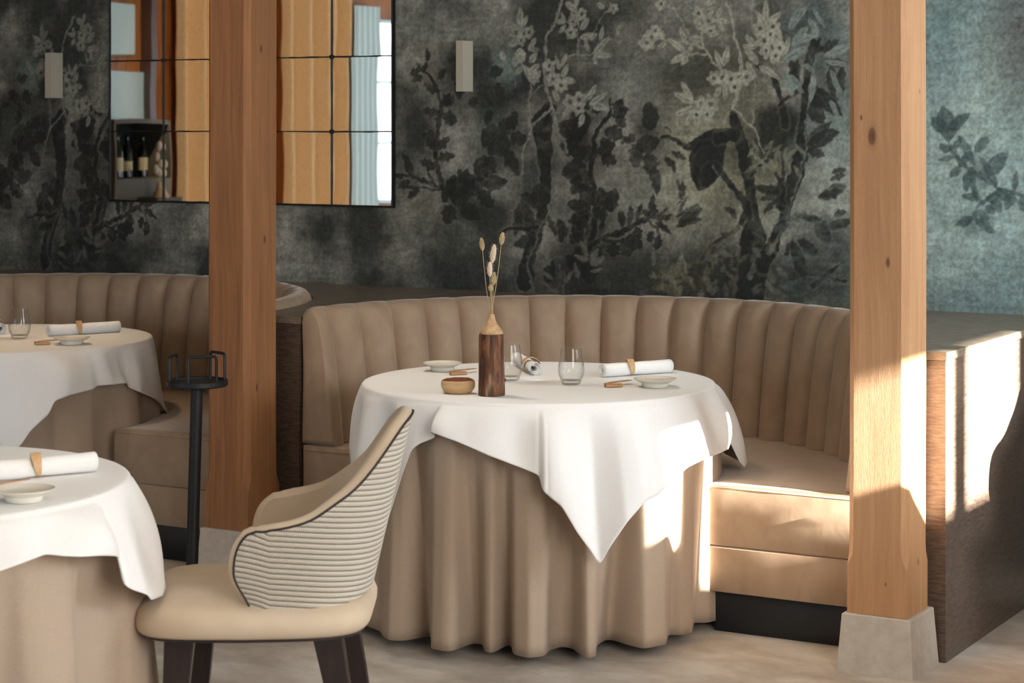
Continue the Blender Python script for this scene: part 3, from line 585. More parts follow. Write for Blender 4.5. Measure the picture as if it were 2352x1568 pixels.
# knobs sit on the crossings, turned to face the room
for x in xg[1:-1]:
    for z in zg[1:-1]:
        rows = [[(x-ox+r*math.cos(a), -.019-d, z-oz+r*math.sin(a)) for a in [2*math.pi*q/12 for q in range(12)]] for r, d in [(.0095, 0), (.0092, .004), (.006, .007), (.0005, .0085)]]
        MB().grid(rows, closed_u=True).build('corner_knob', M['lead'], mr)

# ------------------------------------------------------------------ wall lights (slim boxes, unlit)
for (xl, xm, xr, yt, yb, lab) in [(1047, 1064, 1087, 93, 210, 'pale slim box shaped wall light right of the mirror'), (103, 118, 137, 121, 225, 'pale slim box shaped wall light left of the mirror')]:
    DP = .08; A, B_ = at(xl, yt, V=WV-DP), at(xm, yb, V=WV-DP); z0, z1 = B_[2], A[2]; x0, x1 = A[0], B_[0]
    t = thing('wall_light', ((x0+x1)/2, WV, z0), lab, 'wall light', 'slim box wall lights on the papered wall')
    h = (x1-x0)/2; MB().box(-h, h, -DP, -.004, 0, z1-z0).build('light_body', M['sconce'], t, smooth=False, bevel=.0012)
    MB().box(-h*.8, h*.8, -.0038, -.0005, .01, z1-z0-.01).build('back_plate', M['lead'], t, smooth=False)

# ------------------------------------------------------------------ wooden posts on plinths
def post(cx, cy, s, base, top, ph, knots, label, tone):
    t = thing('wooden_post', (cx, cy, 0), label, 'post', 'chamfered wooden posts')
    rows = []; ch = .019; h = s/2
    def sec(z, c): return [(h-c, -h, z), (h, -h+c, z), (h, h-c, z), (h-c, h, z), (-h+c, h, z), (-h, h-c, z), (-h, -h+c, z), (-h+c, -h, z)]
    zs_ = [ph, ph+.135, ph+.15, ph+.165, ph+.19]+list(np.linspace(ph+.25, 2.748, 30)); cs_ = [.001, .001, .008, .015, .0185]+[ch]*30
    for z, c_ in zip(zs_, cs_):
        kx = .0012*math.sin(z*3.1+cx); rows.append([(x+kx, y_, z_) for x, y_, z_ in sec(z, c_)])
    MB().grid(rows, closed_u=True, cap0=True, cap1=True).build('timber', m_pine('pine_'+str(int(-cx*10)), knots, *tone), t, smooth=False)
    MB().grid([[(q*sx_, q*sy_, z) for sx_, sy_ in ((-1,-1),(1,-1),(1,1),(-1,1))] for q, z in ((base/2, 0), (top/2, ph-.003), (top/2-.003, ph-.0005))], closed_u=True, cap0=True, cap1=True).build('plinth', M['plinth'], t, smooth=False)
    return t
RP = (-2.073, 5.790); LP = (-4.362, 5.775); S = .178
def kn_(x, y, V=None, U=None, c=(0,0)): p = at(x, y, V=V, U=U); return (p[0]-c[0], p[1]-c[1], p[2])
fv = RP[1]-S/2; ru = RP[0]+S/2
post(RP[0], RP[1], S, .226, .203, .165, [(*kn_(2003,313,V=fv,c=RP), .022), (*kn_(1978,270,V=fv,c=RP), .007), (*kn_(2039,603,V=fv,c=RP), .011), (*kn_(2034,1342,V=fv,c=RP), .004), (*kn_(2112,210,U=ru,c=RP), .006), (*kn_(2110,1290,U=ru,c=RP), .008)],
     'pale wooden post right of the round table, sunlit on its right side', ())
fv = LP[1]-S/2; lu = LP[0]+S/2
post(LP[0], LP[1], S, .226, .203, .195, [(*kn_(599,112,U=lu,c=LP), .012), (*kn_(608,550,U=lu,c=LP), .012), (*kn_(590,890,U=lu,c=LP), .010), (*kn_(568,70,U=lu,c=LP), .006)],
     'orange brown wooden post in front of the mirror, left of the middle booth', ((128,82,46), (170,118,74)))  # same pine as the right post, darkened for the dim light here, more orange

# ------------------------------------------------------------------ booths: oak surrounds and channelled banquettes
BCY = 5.95; KX = .965; RO = 1.09; FRONT = 5.915
def arc(cx, r, n=72): return [(cx+r*KX*math.cos(a), BCY+r*math.sin(a)) for a in [math.pi*i/n for i in range(n+1)]]
def surround(cx, u0, u1, label):
    t = thing('booth_surround', (cx, WV, 0), label, 'booth surround', 'oak booth surrounds')
    def poly(r, o): 
        pts = [(u1+o, WV-.003), (u0-o, WV-.003), (u0-o, FRONT-o), (cx-r*KX, FRONT-o)]+arc(cx, r)[::-1]+[(cx+r*KX, FRONT-o), (u1+o, FRONT-o)]
        return [(x-cx, y_-WV) for x, y_ in pts]
    MB().prism(poly(RO+.006, 0), 0, .872).build('body', M['oak'], t, smooth=True, auto=30)
    MB().prism(poly(RO+.003, .004), .8735, .897).build('ledge_top', M['ledge'], t, smooth=True, auto=30)
    return t
surround(-3.17, -4.336, -1.944, 'dark oak ledge and end panel around the middle curved booth')
surround(-5.50, -6.78, -4.348, 'dark oak ledge around the left curved booth')
def sweep(cx, prof_fn, thetas, y_end, rnd, cen):
    """closed profile (rho, z) swept round the booth; straight ends run to y_end with rounded caps"""
    rows = []
    def row(th, yoff, ins):
        pr = prof_fn(th); out = []
        for (r, z) in pr:
            d = math.hypot(r-cen[0], z-cen[1]); kf = max(0, 1-ins/max(d, 1e-6)) if ins else 1
            r2, z2 = cen[0]+(r-cen[0])*kf, cen[1]+(z-cen[1])*kf
            out.append((r2*KX*math.cos(th), r2*math.sin(th)+yoff, z2))
        return out
    E = BCY-y_end
    for a in np.linspace(0, 1, 6): rows.append(row(0, -E+rnd*(1-math.cos(a*math.pi/2)) if False else -E+rnd*(1-math.sin(math.pi/2*a)) if False else -(E-rnd)-rnd*math.cos(a*math.pi/2), rnd*(1-math.sin(a*math.pi/2))))
    for th in thetas: rows.append(row(th, 0, 0))
    for a in np.linspace(1, 0, 6): rows.append(row(math.pi, -(E-rnd)-rnd*math.cos(a*math.pi/2), rnd*(1-math.sin(a*math.pi/2))))
    return MB().grid(rows, closed_u=True, cap0=True, cap1=True)
NCH = 23
def banquette(cx, label):
    t = thing('curved_banquette', (cx, BCY, 0), label, 'banquette', 'channelled velvet banquettes')
    inner = [(.926, .462), (.930, .50), (.936, .56), (.943, .62), (.951, .68), (.960, .74), (.970, .80), (.980, .85), (.993, .885), (1.008, .908), (1.027, .922), (1.048, .927), (1.070, .920), (1.084, .905), (RO, .885)]
    def back(th):
        f = (th/math.pi*NCH+.5) % 1.0; b = (1-abs(2*f-1)**2.8); out = []
        for i, (r, z) in enumerate(inner):
            k_ = 1.0 if i < 8 else interp(i, [7, 11, 14], [1, .35, 0]); e_ = .052*k_*(math.exp(-(th/.34)**2)+math.exp(-((math.pi-th)/.34)**2)); out.append((r-.038*b*k_+.010*k_+e_, z+(.004*b if i > 8 else 0)))
        return out+[(RO, .70), (RO, .462)]
    th = np.linspace(0.0001, math.pi-.0001, NCH*20+1)
    sweep(cx, back, th, FRONT+.002, .022, (1.0, .66)).build('channelled_backrest', M['velvet'], t, auto=50)
    def seat(th):
        R0, R1 = .46, RO-.004; return [(R0, .2675), (R0, .43), (R0+.008, .447), (R0+.025, .456), (R0+.1, .461), (.80, .464), (.90, .461), (R1, .459), (R1, .2675)]
    sweep(cx, seat, np.linspace(0.0001, math.pi-.0001, 97), FRONT+.004, .012, (.69, .365)).build('seat_cushion', M['velvet'], t, auto=50); cush = C.objects[-1]
    pr = []
    for th in np.linspace(0, math.pi, 90): pr.append((.457*math.cos(th), .457*math.sin(th), .436))
    pp = [(1.075, -.028, .444), (.68, -.030, .446), (.48, -.028, .444), (.463, -.02, .442)]+pr+[(-.463, -.02, .442), (-.48, -.028, .444), (-.68, -.030, .446), (-1.075, -.028, .444)]
    pp = [(p[0]*KX, p[1], p[2]) for p in pp]
    MB().tube(pp, .0045, 8).build('seat_piping', M['velvet'], cush)
    def base(th): return [(.463, .125), (.462, .262), (.466, .2665), (RO-.006, .2665), (RO-.006, .125)]
    sweep(cx, base, np.linspace(0.0001, math.pi-.0001, 97), FRONT+.006, .012, (.69, .2)).build('seat_base', M['velvet'], t, auto=50)
    def kick(th): return [(.50, 0), (.50, .125), (RO-.01, .125), (RO-.01, 0)]
    sweep(cx, kick, np.linspace(0.0001, math.pi-.0001, 65), 5.95, .002, (.69, .06)).build('kick_panel', M['kick'], t, auto=40)
    return t
banquette(-3.17, 'beige velvet curved banquette with vertical channels behind the middle table')
banquette(-5.50, 'beige velvet curved banquette at the left, partly behind the wooden post')

# ------------------------------------------------------------------ tables, skirts and cloths
TZ = .742; TR = .55
def table(cx, cy, label):
    t = thing('round_table', (cx, cy, 0), label, 'table', 'round tables under cloths')
    MB().lathe([(.001, .712), (TR-.01, .712), (TR-.004, .716), (TR-.004, TZ-.006), (TR-.01, TZ-.002), (.001, TZ-.002)], 72).build('tabletop', M['legwood'], t)
    MB().lathe([(.03, .03), (.03, .71)], 24).build('pedestal', M['black_metal'], t)
    MB().lathe([(.24, 0), (.24, .012), (.05, .03), (.001, .031)], 48).build('foot_plate', M['black_metal'], t)
    return t
def drape(cx, cy, R, ztop, hem, n=720, levels=26, fill_power=.85, ripple=None, smooth=2):
    """cloth over a round top: hem = list of (rim angle, x, y, z) around the full turn"""
    hem = sorted(hem, key=lambda h: h[0]); th = np.array([h[0] for h in hem]); H = np.array([h[1:4] for h in hem])
    th2 = np.concatenate([th-2*math.pi, th, th+2*math.pi]); H2 = np.concatenate([H, H, H])
    a = np.linspace(-math.pi, math.pi, n, endpoint=False)
    hx = [np.interp(a, th2, H2[:, i]) for i in range(3)]
    for _ in range(smooth):
        hx = [(np.roll(v, 1)+2*v+np.roll(v, -1))/4 for v in hx]
    rows = []
    for q in [0.001, .25, .5, .7, .85, .95]: rows.append([(cx+R*q*math.cos(t), cy+R*q*math.sin(t), ztop) for t in a])
    cr = .010
    for q in [0, .35, .7]: rows.append([(cx+(R-cr+cr*math.sin(q*math.pi/2))*math.cos(t), cy+(R-cr+cr*math.sin(q*math.pi/2))*math.sin(t), ztop-cr*(1-math.cos(q*math.pi/2))) for t in a])
    for l in range(0, levels+1):
        s = l/levels; row = []
        for j, t in enumerate(a):
            rx, ry = cx+R*math.cos(t), cy+R*math.sin(t); k_ = s**fill_power
            x = rx+(hx[0][j]-rx)*k_; y_ = ry+(hx[1][j]-ry)*k_; z = (ztop-cr)+(hx[2][j]-(ztop-cr))*s
            if ripple:
                d = ripple(t, s); x += d*math.cos(t); y_ += d*math.sin(t)
            row.append((x, y_, z))
        rows.append(row)
    return MB().grid(rows, closed_u=True)
def finish_cloth(mb, name, mat, label, cat, group, thick):
    o = mb.build(name, mat, auto=0); s_ = o.modifiers.new('cloth', 'SOLIDIFY'); s_.thickness = thick; s_.offset = 1
    return tag(o, label, cat, group)
NA = math.atan2(NEAR[1], NEAR[0])     # world angle pointing at the camera
def ang(cx, cy, p): return math.atan2(p[1]-cy, p[0]-cx)
def wrapa(a): return (a+math.pi) % (2*math.pi)-math.pi
def mono(pts, cx, cy, closed_rel):
    """give successive hem points increasing rim angles (world), going counter-clockwise"""
    out = []; last = None
    A = [wrapa(ang(cx, cy, p)-NA) for p in pts]
    B_ = A[:]
    for i in range(1, len(B_)): B_[i] = max(B_[i], B_[i-1]+.004)
    C_ = A[:]
    for i in range(len(C_)-2, -1, -1): C_[i] = min(C_[i], C_[i+1]-.004)
    return [(b+c)/2 for b, c in zip(B_, C_)]

# middle table
T1 = at(1237, 875, z=.75); T1 = (T1[0], T1[1])
table(*T1, 'round table under the beige skirt and white cloth in the middle booth')
HZ = .03
hpx = [(872,1449),(880,1462),(892,1470),(925,1472),(960,1468),(984,1459),(989,1462),(990,1489),(1015,1495),(1045,1496),(1062,1484),(1085,1477),(1108,1480),(1113,1496),(1130,1500),(1147,1494),(1156,1484),(1174,1481),(1178,1503),(1215,1511),(1252,1506),(1262,1493),(1290,1485),(1322,1490),(1331,1508),(1350,1511),(1369,1507),(1371,1482),(1392,1469),(1415,1470),(1437,1482),(1480,1490),(1530,1480),(1534,1462),(1538,1457),(1562,1459),(1590,1453),(1594,1430),(1625,1430),(1661,1420),(1662,1408)]
pts = [at(x, y_, z=HZ) for x, y_ in hpx]
A = mono(pts, *T1, None); hem = [(wrapa(a_+NA), p[0], p[1], p[2]) for a_, p in zip(A, pts)]
amin, amax = A[0], A[-1]; nb = 40
for i in range(1, nb):
    a_ = amax+(amin+2*math.pi-amax)*i/nb; r = .585+.025*math.sin(i*2*math.pi/5); W_ = a_+NA; hem.append((wrapa(W_), T1[0]+r*math.cos(W_), T1[1]+r*math.sin(W_), .47 if False else HZ))
sk = drape(*T1, TR+.002, TZ+.002, hem, levels=20, fill_power=.75, smooth=3)
# the skirt of the middle table slips in front of the banquette seat at the back
finish_cloth(sk, 'table_skirt', M['beige_linen'], 'floor length beige skirt in deep folds around the middle round table', 'table skirt', 'beige table skirts', -.0012)

def square_hem(cx, cy, R, half, corner, zt, seat=None, flare=.05, n=180, lo=None):
    out = []
    for i in range(n):
        ac = -math.pi+2*math.pi*i/n
        al = (ac-corner+math.pi/4) % (math.pi/2)-math.pi/4     # angle from nearest corner
        L = half/math.cos(math.pi/4-abs(al))-R-.01
        r = R+.012+flare*(L/.45); z = zt-math.sqrt(max(L*L-(r-R)**2, 1e-4))
        if lo is not None and z < lo(ac): ex = lo(ac)-z; z = lo(ac); r += min(.06, ex*.35)
        out.append([ac, r, z])
    return out
COR = math.radians(20.6); ZT = .75; CR = TR+.006
sq = square_hem(*T1, CR, .725, COR, ZT, lo=lambda a: .478 if abs(a) > math.radians(104) else 0)
front_px = [(862,1275,.655),(900,1165,.635),(925,1085,.62),(945,1032,.605),(965,1018,.595),(987,1010,.585),(1002,1003,.578),(986,991,.635),(1010,1000,.638),(1050,1014,.64),(1085,1029,.643),(1120,1045,.645),(1160,1060,.648),(1200,1075,.65),(1236,1089,.645),(1244,1093,.612),(1239,1117,.665),(1262,1140,.68),(1290,1163,.685),(1325,1222,.68),(1355,1262,.67),(1378,1298,.665),(1400,1258,.675),(1440,1200,.69),(1484,1150,.68),(1510,1138,.64),(1540,1108,.63),(1580,1073,.635),(1606,1060,.635),(1631,1049,.63),(1655,1040,.62),(1673,1031,.612)]
fp = [on_cyl(x, y_, *T1, r) for x, y_, r in front_px]; A = mono(fp, *T1, None)
hem = [(wrapa(a_+NA), p[0], p[1], p[2]) for a_, p in zip(A, fp)]
cr_ = A[-1]
for (deg, r, z) in [(85,.60,.565),(87,.63,.50),(90,.648,.479),(95,.665,.477),(101,.66,.478),(108,.64,.49),(118,.61,.54)]:
    W_ = math.radians(deg)+NA
    if math.radians(deg) > cr_: hem.append((wrapa(W_), T1[0]+r*math.cos(W_), T1[1]+r*math.sin(W_), z))
for (ac, r, z) in sq:
    if A[0]-.02 > ac or ac > math.radians(122):
        r2 = r+.010*math.sin(ac*14); W_ = ac+NA; hem.append((wrapa(W_), T1[0]+r2*math.cos(W_), T1[1]+r2*math.sin(W_), z))
def rip1(t, s):
    a_ = wrapa(t-NA); k_ = s*(1-s)*4
    return k_*(.010*math.sin(a_*11+1)+.007*math.sin(a_*21))+s*(1-s)*2*(.020 if a_ > 0 else .012)*math.sin(a_*16+.4)+.018*math.exp(-((a_-.02)/.05)**2)*s**.6*(1 if a_ < .02 else .6)
tc = drape(*T1, CR, ZT, hem, n=900, levels=30, fill_power=.62, ripple=rip1, smooth=2)
finish_cloth(tc, 'tablecloth', M['white_linen'], 'square white tablecloth with a long pointed corner over the middle table', 'tablecloth', 'white tablecloths', -.0012)

# generic tables at the left
def left_table(px, py, corner, skirt_n, labels, half=.725, seed=1, front=(), tail=(), lo=None, ph=0):
    T = at(px, py, z=.75); T = (T[0], T[1]); table(*T, labels[0]); hem = []
    for i in range(480):
        a_ = -math.pi+2*math.pi*i/480; f = math.sin(skirt_n*a_+1.3*math.sin(a_*3+seed)+ph)
        r = .590+.056*(abs(f)**.6*(1 if f > 0 else -1)); W_ = a_+NA; hem.append((wrapa(W_), T[0]+r*math.cos(W_), T[1]+r*math.sin(W_), HZ))
    finish_cloth(drape(*T, TR+.002, TZ+.002, hem, n=480, levels=14, fill_power=.8, smooth=1), 'table_skirt', M['beige_linen'], labels[1], 'table skirt', 'beige table skirts', -.0012)
    sq = square_hem(*T, CR, half, corner, ZT, lo=lo)
    fp = [on_cyl(x, y_, *T, r) for x, y_, r in front]; A = mono(fp, *T, None); a0, a1 = A[0]-.03, A[-1]+.03
    hem = [(wrapa(a_+NA), p[0], p[1], p[2]) for a_, p in zip(A, fp)]
    for (dg, r, z) in tail:
        W_ = math.radians(dg)+NA; a1 = max(a1, math.radians(dg)+.03)
        if math.radians(dg) > A[-1]: hem.append((wrapa(W_), T[0]+r*math.cos(W_), T[1]+r*math.sin(W_), z))
    for (ac, r, z) in sq:
        if ac < a0 or ac > a1: W_ = ac+NA; hem.append((wrapa(W_), T[0]+r*math.cos(W_), T[1]+r*math.sin(W_), z))
    rp = lambda t, s: s*(1-s)*4*(.013*math.sin(wrapa(t-NA)*9+seed)+.007*math.sin(wrapa(t-NA)*21+seed))
    finish_cloth(drape(*T, CR, ZT, hem, n=720, levels=24, fill_power=.7, ripple=rp), 'tablecloth', M['white_linen'], labels[2], 'tablecloth', 'white tablecloths', -.0012)
    return T
T2 = left_table(9, 775, math.radians(5), 13, ('round table under the cloths in the left booth', 'brown shaded skirt on the far left table in the booth', 'white tablecloth on the far left table in the booth'),
                seed=2, front=[(-30,1010,.65),(25,1035,.665),(45,1026,.665),(70,989,.66),(95,966,.655),(113,950,.65),(125,921,.64),(160,908,.64),(214,894,.63),(223,886,.60),(260,883,.615),(291,879,.61),(296,890,.585),(325,902,.61),(352,914,.60)], tail=[(88,.60,.50),(94,.62,.45),(100,.60,.47),(106,.59,.56)], lo=lambda a: .478 if abs(a) > math.radians(112) else 0)
T3 = left_table(-274, 1105, math.radians(84), 8, ('round table under the cloths at the near left edge', 'pale beige skirt on the nearest table at the left edge', 'white tablecloth on the nearest table at the left edge'),
                seed=4, front=[(-250,1345,.64),(-150,1340,.645),(0,1311,.65),(50,1293,.645),(105,1272,.615),(145,1276,.63),(186,1278,.64),(235,1276,.645),(267,1277,.64),(286,1286,.61),(283,1300,.60),(268,1320,.63),(273,1335,.645),(302,1353,.655),(338,1365,.65)], tail=[(80,.64,.507),(86,.645,.502),(92,.64,.505),(98,.63,.53),(106,.61,.57)])

# ------------------------------------------------------------------ table ware
CZ = ZT+.0014
def onT(x, y_, z=CZ): p = at(x, y_, z=z); return (p[0], p[1], z)
def plate(x, y_, r, label):
    t = thing('plate', onT(x, y_), label, 'plate', 'small footed porcelain plates')
    MB().lathe([(r*.56, 0), (r*.60, .003), (r*.62, .012), (r*.78, .017), (r*.98, .0235), (r, .0255), (r*.985, .027), (r*.80, .0215), (r*.6, .0185), (.001, .018)], 56).build('plate_body', M['porcelain'], t)
plate(1016, 851, .063, 'small white plate at the left back of the middle table')
plate(1505, 888, .066, 'small white plate on the right side of the middle table')
plate(165, 790, .067, 'small white plate on the far left table')
plate(55, 1150, .066, 'small white plate on the nearest left table')
def glass(x, y_, label, h=.112):
    t = thing('water_glass', onT(x, y_), label, 'glass', 'stemless water glasses')
    o_ = [(.001, 0), (.024, 0), (.029, .004), (.0385, .026), (.0415, .042), (.040, .060), (.034, .092), (.0308, h)]
    i_ = [(.0298, h+.0004), (.0328, .092), (.0388, .060), (.0400, .042), (.0365, .026), (.028, .014), (.018, .0115), (.001, .011)]
    MB().lathe(o_+i_, 56).build('glass_body', M['glass'], t)
    MB().lathe([(.001, .0006), (.0232, .0006), (.0282, .0048), (.0300, .0105), (.0265, .0130), (.017, .0108), (.001, .0104)], 56).build('thick_base', M['glass'], t)
glass(1171, 873, 'clear water glass just behind the bark vase')
glass(1312, 882, 'clear water glass standing alone in the middle of the middle table')
glass(45, 777, 'clear water glass on the far left table')
def napkin(xa, ya, xb, yb, label, rf=.42, r=.0225, flip=1, ringr=.0275, tilt=0):
    """rolled napkin from one end (photo a) to the other (photo b), with its ring"""
    a_, b_ = Vector(onT(xa, ya)), Vector(onT(xb, yb)); d = b_-a_; L = d.length; an = math.atan2(d[1], d[0])
    t = thing('rolled_napkin', (a_[0], a_[1], CZ), label, 'napkin', 'rolled white napkins', an)
    rows = []; turns = 2.6; n = 60
    for sx_ in np.linspace(0, 1, 14):
        row = []
        for q in range(n):
            f = q/(n-1); th = f*turns*2*math.pi; rr = r*(1.0-.62*(1-f))*(1+.02*math.sin(sx_*9+f*5)); squ = 1-.10*math.exp(-((sx_-rf)/.10)**2)
            row.append((L*sx_+.0015*math.sin(th), rr*squ*math.cos(th+1), r*1.0+rr*squ*math.sin(th+1)*.96))
        rows.append(row)
    o = MB().grid(rows).build('roll', M['napkin'], t, auto=0); s_ = o.modifiers.new('cloth', 'SOLIDIFY'); s_.thickness = .0022; s_.offset = 0
    g = thing('napkin_ring', (a_[0]+math.cos(an)*L*rf, a_[1]+math.sin(an)*L*rf, CZ), label.replace('rolled white napkin', 'wooden ring of the napkin'), 'napkin ring', 'wooden napkin rings', an+.12)
    rr = []; W_ = .021
    for (sx_, k_) in [(-1, 1.0), (-.5, 1.045), (0, 1.06), (.5, 1.045), (1, 1.0), (1, .965), (0, .97), (-1, .965)]:
        rr.append([(sx_*W_*(.30+.35*(.5+.5*math.sin(th)))+.013*math.cos(th+.3)*flip, ringr*k_*math.cos(th)*.96, r+ringr*k_*math.sin(th)*.96) for th in np.linspace(0, 2*math.pi, 48, endpoint=False)])
    # keep the ring's lowest point on the cloth
    zmin = min(p[2] for q in rr for p in q); rr = [[(p[0], p[1], p[2]-zmin+.0004 if p[2] < r else p[2]-zmin*.5) for p in q] for q in rr]
    MB().grid(rr, closed_u=True, closed_v=True).build('ring', M['horn'], g)
    return t
napkin(1382, 866, 1538, 855, 'rolled white napkin at the right back of the middle table', rf=.42)
napkin(1228, 862, 1186, 838, 'rolled white napkin behind the bark vase pointing at the camera', rf=.22)
napkin(110, 772, 272, 762, 'rolled white napkin across the far left table', rf=.44)
napkin(2, 768, -40, 745, 'rolled white napkin cut by the left edge on the far left table', rf=.25)
napkin(-30, 1106, 216, 1082, 'rolled white napkin on the nearest left table', rf=.46, r=.024, ringr=.029)
def knife_rest(x0, y0, x1, y1, label, l2):
    a_, b_ = Vector(onT(x0, y0)), Vector(onT(x1, y1)); d = b_-a_; an = math.atan2(d[1], d[0]); L = d.length
    t = thing('wooden_rest', (a_[0], a_[1], CZ), label, 'knife rest', 'wooden knife rests', an-.5)
    MB().box(0, .055, -.009, .009, 0, .009).build('rest_block', M['knifewood'], t, smooth=False, bevel=.0015)
    g = thing('butter_knife', (a_[0], a_[1], CZ+.0095), l2, 'butter knife', 'wooden butter knives', an+.05)
    rows = []
    for s_, w_, h in [(-.004, .003, .001), (0, .006, .002), (.03, .007, .003), (.06, .0065, .003), (.085, .009, .002), (.11, .010, .0012), (.128, .007, .001), (.134, .001, .0005)]:
        rows.append([(s_, -w_, 0), (s_, w_, 0), (s_, w_, h), (s_, -w_, h)])
    MB().grid(rows, closed_u=True, cap0=True, cap1=True).build('knife_body', M['knifewood'], g, smooth=False, bevel=.0008)
knife_rest(1034, 861, 1120, 850, 'small wooden rest left of the bark vase', 'wooden butter knife left of the bark vase')
knife_rest(1390, 889, 1470, 878, 'small wooden rest beside the right plate', 'wooden butter knife beside the right plate')
knife_rest(80, 792, 140, 786, 'small wooden rest on the far left table', 'wooden butter knife on the far left table')
knife_rest(-40, 1128, 60, 1112, 'small wooden rest on the nearest left table', 'wooden butter knife on the nearest left table')
# little wooden bowl
B0 = onT(1052, 902); bw = thing('wooden_bowl', B0, 'small oval pale wooden bowl with a brown crumbly filling beside the vase', 'bowl', None, YAW)
def oval(prof, kx=1.0, ky=.8, wavy=0): 
    return [[(kx*r*math.cos(a), ky*r*math.sin(a), z+wavy*math.sin(2*a+.7)*(r > .03)) for a in [2*math.pi*q_/56 for q_ in range(56)]] for r, z in prof]
MB().grid(oval([(.001, 0), (.034, 0), (.042, .004), (.050, .016), (.0515, .026), (.0505, .034), (.049, .0385), (.046, .036), (.044, .030)], wavy=.0), closed_u=True).build('bowl_body', M['bowlwood'], bw)
MB().grid(oval([(.0465, .0355), (.044, .0395), (.035, .043), (.02, .045), (.001, .0455)], wavy=.0015), closed_u=True).build('filling', M['spice'], bw)
# bark vase and dried stems
V0 = onT(1129, 907); VS = 6.28/4850
vs = thing('bark_vase', V0, 'tall bark covered wooden vase with a pale turned neck on the middle table', 'vase')
wob = lambda a, z: .035*math.sin(2*a+1)+.025*math.sin(5*a+z*14)+.012*math.sin(11*a+z*30)
MB().lathe([(.001, 0), (.0375, 0), (.0388, .004), (.0382, .03), (.0375, .05), (.0368, .09), (.0362, .13), (.0352, .175), (.0345, .1815), (.001, .182)], 60, wob=wob).build('bark_body', M['bark'], vs)
MB().lathe([(.0345, .1822), (.0352, .185), (.033, .191), (.026, .200), (.018, .211), (.0125, .223), (.0098, .234), (.0092, .240), (.0075, .2405), (.0068, .236), (.0068, .20)], 48).build('turned_neck', M['lightwood'], vs)
for (q_, d_) in [((.040, .028), .0),]:
    MB().lathe([(.001, -.008), (.006, -.004), (.0065, .002), (.001, .008)], 12, (.039*CS-.004*SN, .039*SN, .045)).build('bark_burl', M['bark'], vs)
heads = [(1107,562,31,11,'seed','upright seed head leaning furthest left in the vase',-6), (1153,548,30,12,'seed','seed head highest and furthest right in the vase',8), (1133,583,44,15,'fluff','longest pinkish fluffy grass head in the vase',8), (1125,618,34,14,'fluff','short pale fluffy grass head below the pinkish one',0), (1134,641,32,12,'seed','low seed head above the smallest one in the vase',4), (1127,661,17,11,'seed','smallest heart shaped seed head in the vase',0)]
for i, (x, y_, hh, ww, mt, lab, tilt) in enumerate(heads):
    off = (x-1129)*VS; dpt = [.01, -.012, .006, -.006, .012, -.01][i]; hz = (907-y_)*VS
    mouth = Vector(((i-2.5)*.0016, dpt*.15, .236)); topv = Vector((off, dpt, hz))
    t = thing('dried_grass_stem', (V0[0], V0[1], CZ), lab, 'dried stem', 'dried stems in the bark vase', YAW)
    L_ = hh*VS; wv = ww*VS/2; dirv = Vector((math.sin(math.radians(tilt)), 0, math.cos(math.radians(tilt))))
    base_ = topv-dirv*L_*.5; mid = (mouth+base_)/2+Vector(((base_[0]-mouth[0])*.18, 0, 0))
    pts_ = [Vector((mouth[0]*.3, mouth[1]*.3, .20)), mouth]+[(mouth*(1-s)**2+mid*2*s*(1-s)+base_*s*s) for s in np.linspace(.1, 1, 9)]+[base_+dirv*L_*.3]
    MB().tube(pts_, .0011, 6).build('stem', M['stem'], t)
    hb = MB(); q0 = dirv.to_track_quat('Z', 'Y').to_matrix()
    if mt == 'seed':
        rows = []
        for zf, rf_ in [(0, .12), (.12, .62), (.3, .95), (.5, 1), (.7, .85), (.85, .6), (.97, .3), (1, .05)]:
            rows.append([tuple(base_+q0 @ Vector((wv*rf_*(1+.12*math.cos(6*a+zf*9))*math.cos(a), wv*rf_*(1+.12*math.cos(6*a+zf*9))*math.sin(a), L_*zf))) for a in [2*math.pi*q_/24 for q_ in range(24)]])
        hb.grid(rows, closed_u=True, cap0=True, cap1=True)
        for q_ in range(26):
            a = q_*2.4; zf = .15+.75*(q_/26); rr = wv*math.sin(math.pi*min(.95, zf+.08))**.6; p0 = Vector((rr*.8*math.cos(a), rr*.8*math.sin(a), L_*zf)); p1 = p0+Vector((rr*.35*math.cos(a), rr*.35*math.sin(a), L_*.17))
            hb.tube([base_+q0 @ p0, base_+q0 @ ((p0+p1)/2+Vector((0,0,.001))), base_+q0 @ p1], [.0012, .0014, .0003], 5)
    else:
        rows = []
        for zf in np.linspace(0, 1, 12):
            rf_ = max(.08, math.sin(math.pi*min(1, zf*.94+.04))**.55); rows.append([tuple(base_+q0 @ Vector((wv*.85*rf_*math.cos(a), wv*.85*rf_*math.sin(a), L_*zf))) for a in [2*math.pi*q_/20 for q_ in range(20)]])
        hb.grid(rows, closed_u=True, cap0=True, cap1=True)
        for q_ in range(150):
            a = random.random()*6.283; zf = random.random()*.95+.03; rr = wv*.8*math.sin(math.pi*zf)**.5; p0 = Vector((rr*math.cos(a), rr*math.sin(a), L_*zf)); ln_ = .003+.005*random.random(); p1 = p0+Vector((ln_*math.cos(a), ln_*math.sin(a), ln_*.8))
            hb.tube([base_+q0 @ p0, base_+q0 @ p1], [.00022, .00008], 3)
    hb.build('seed_head', M[mt], t)

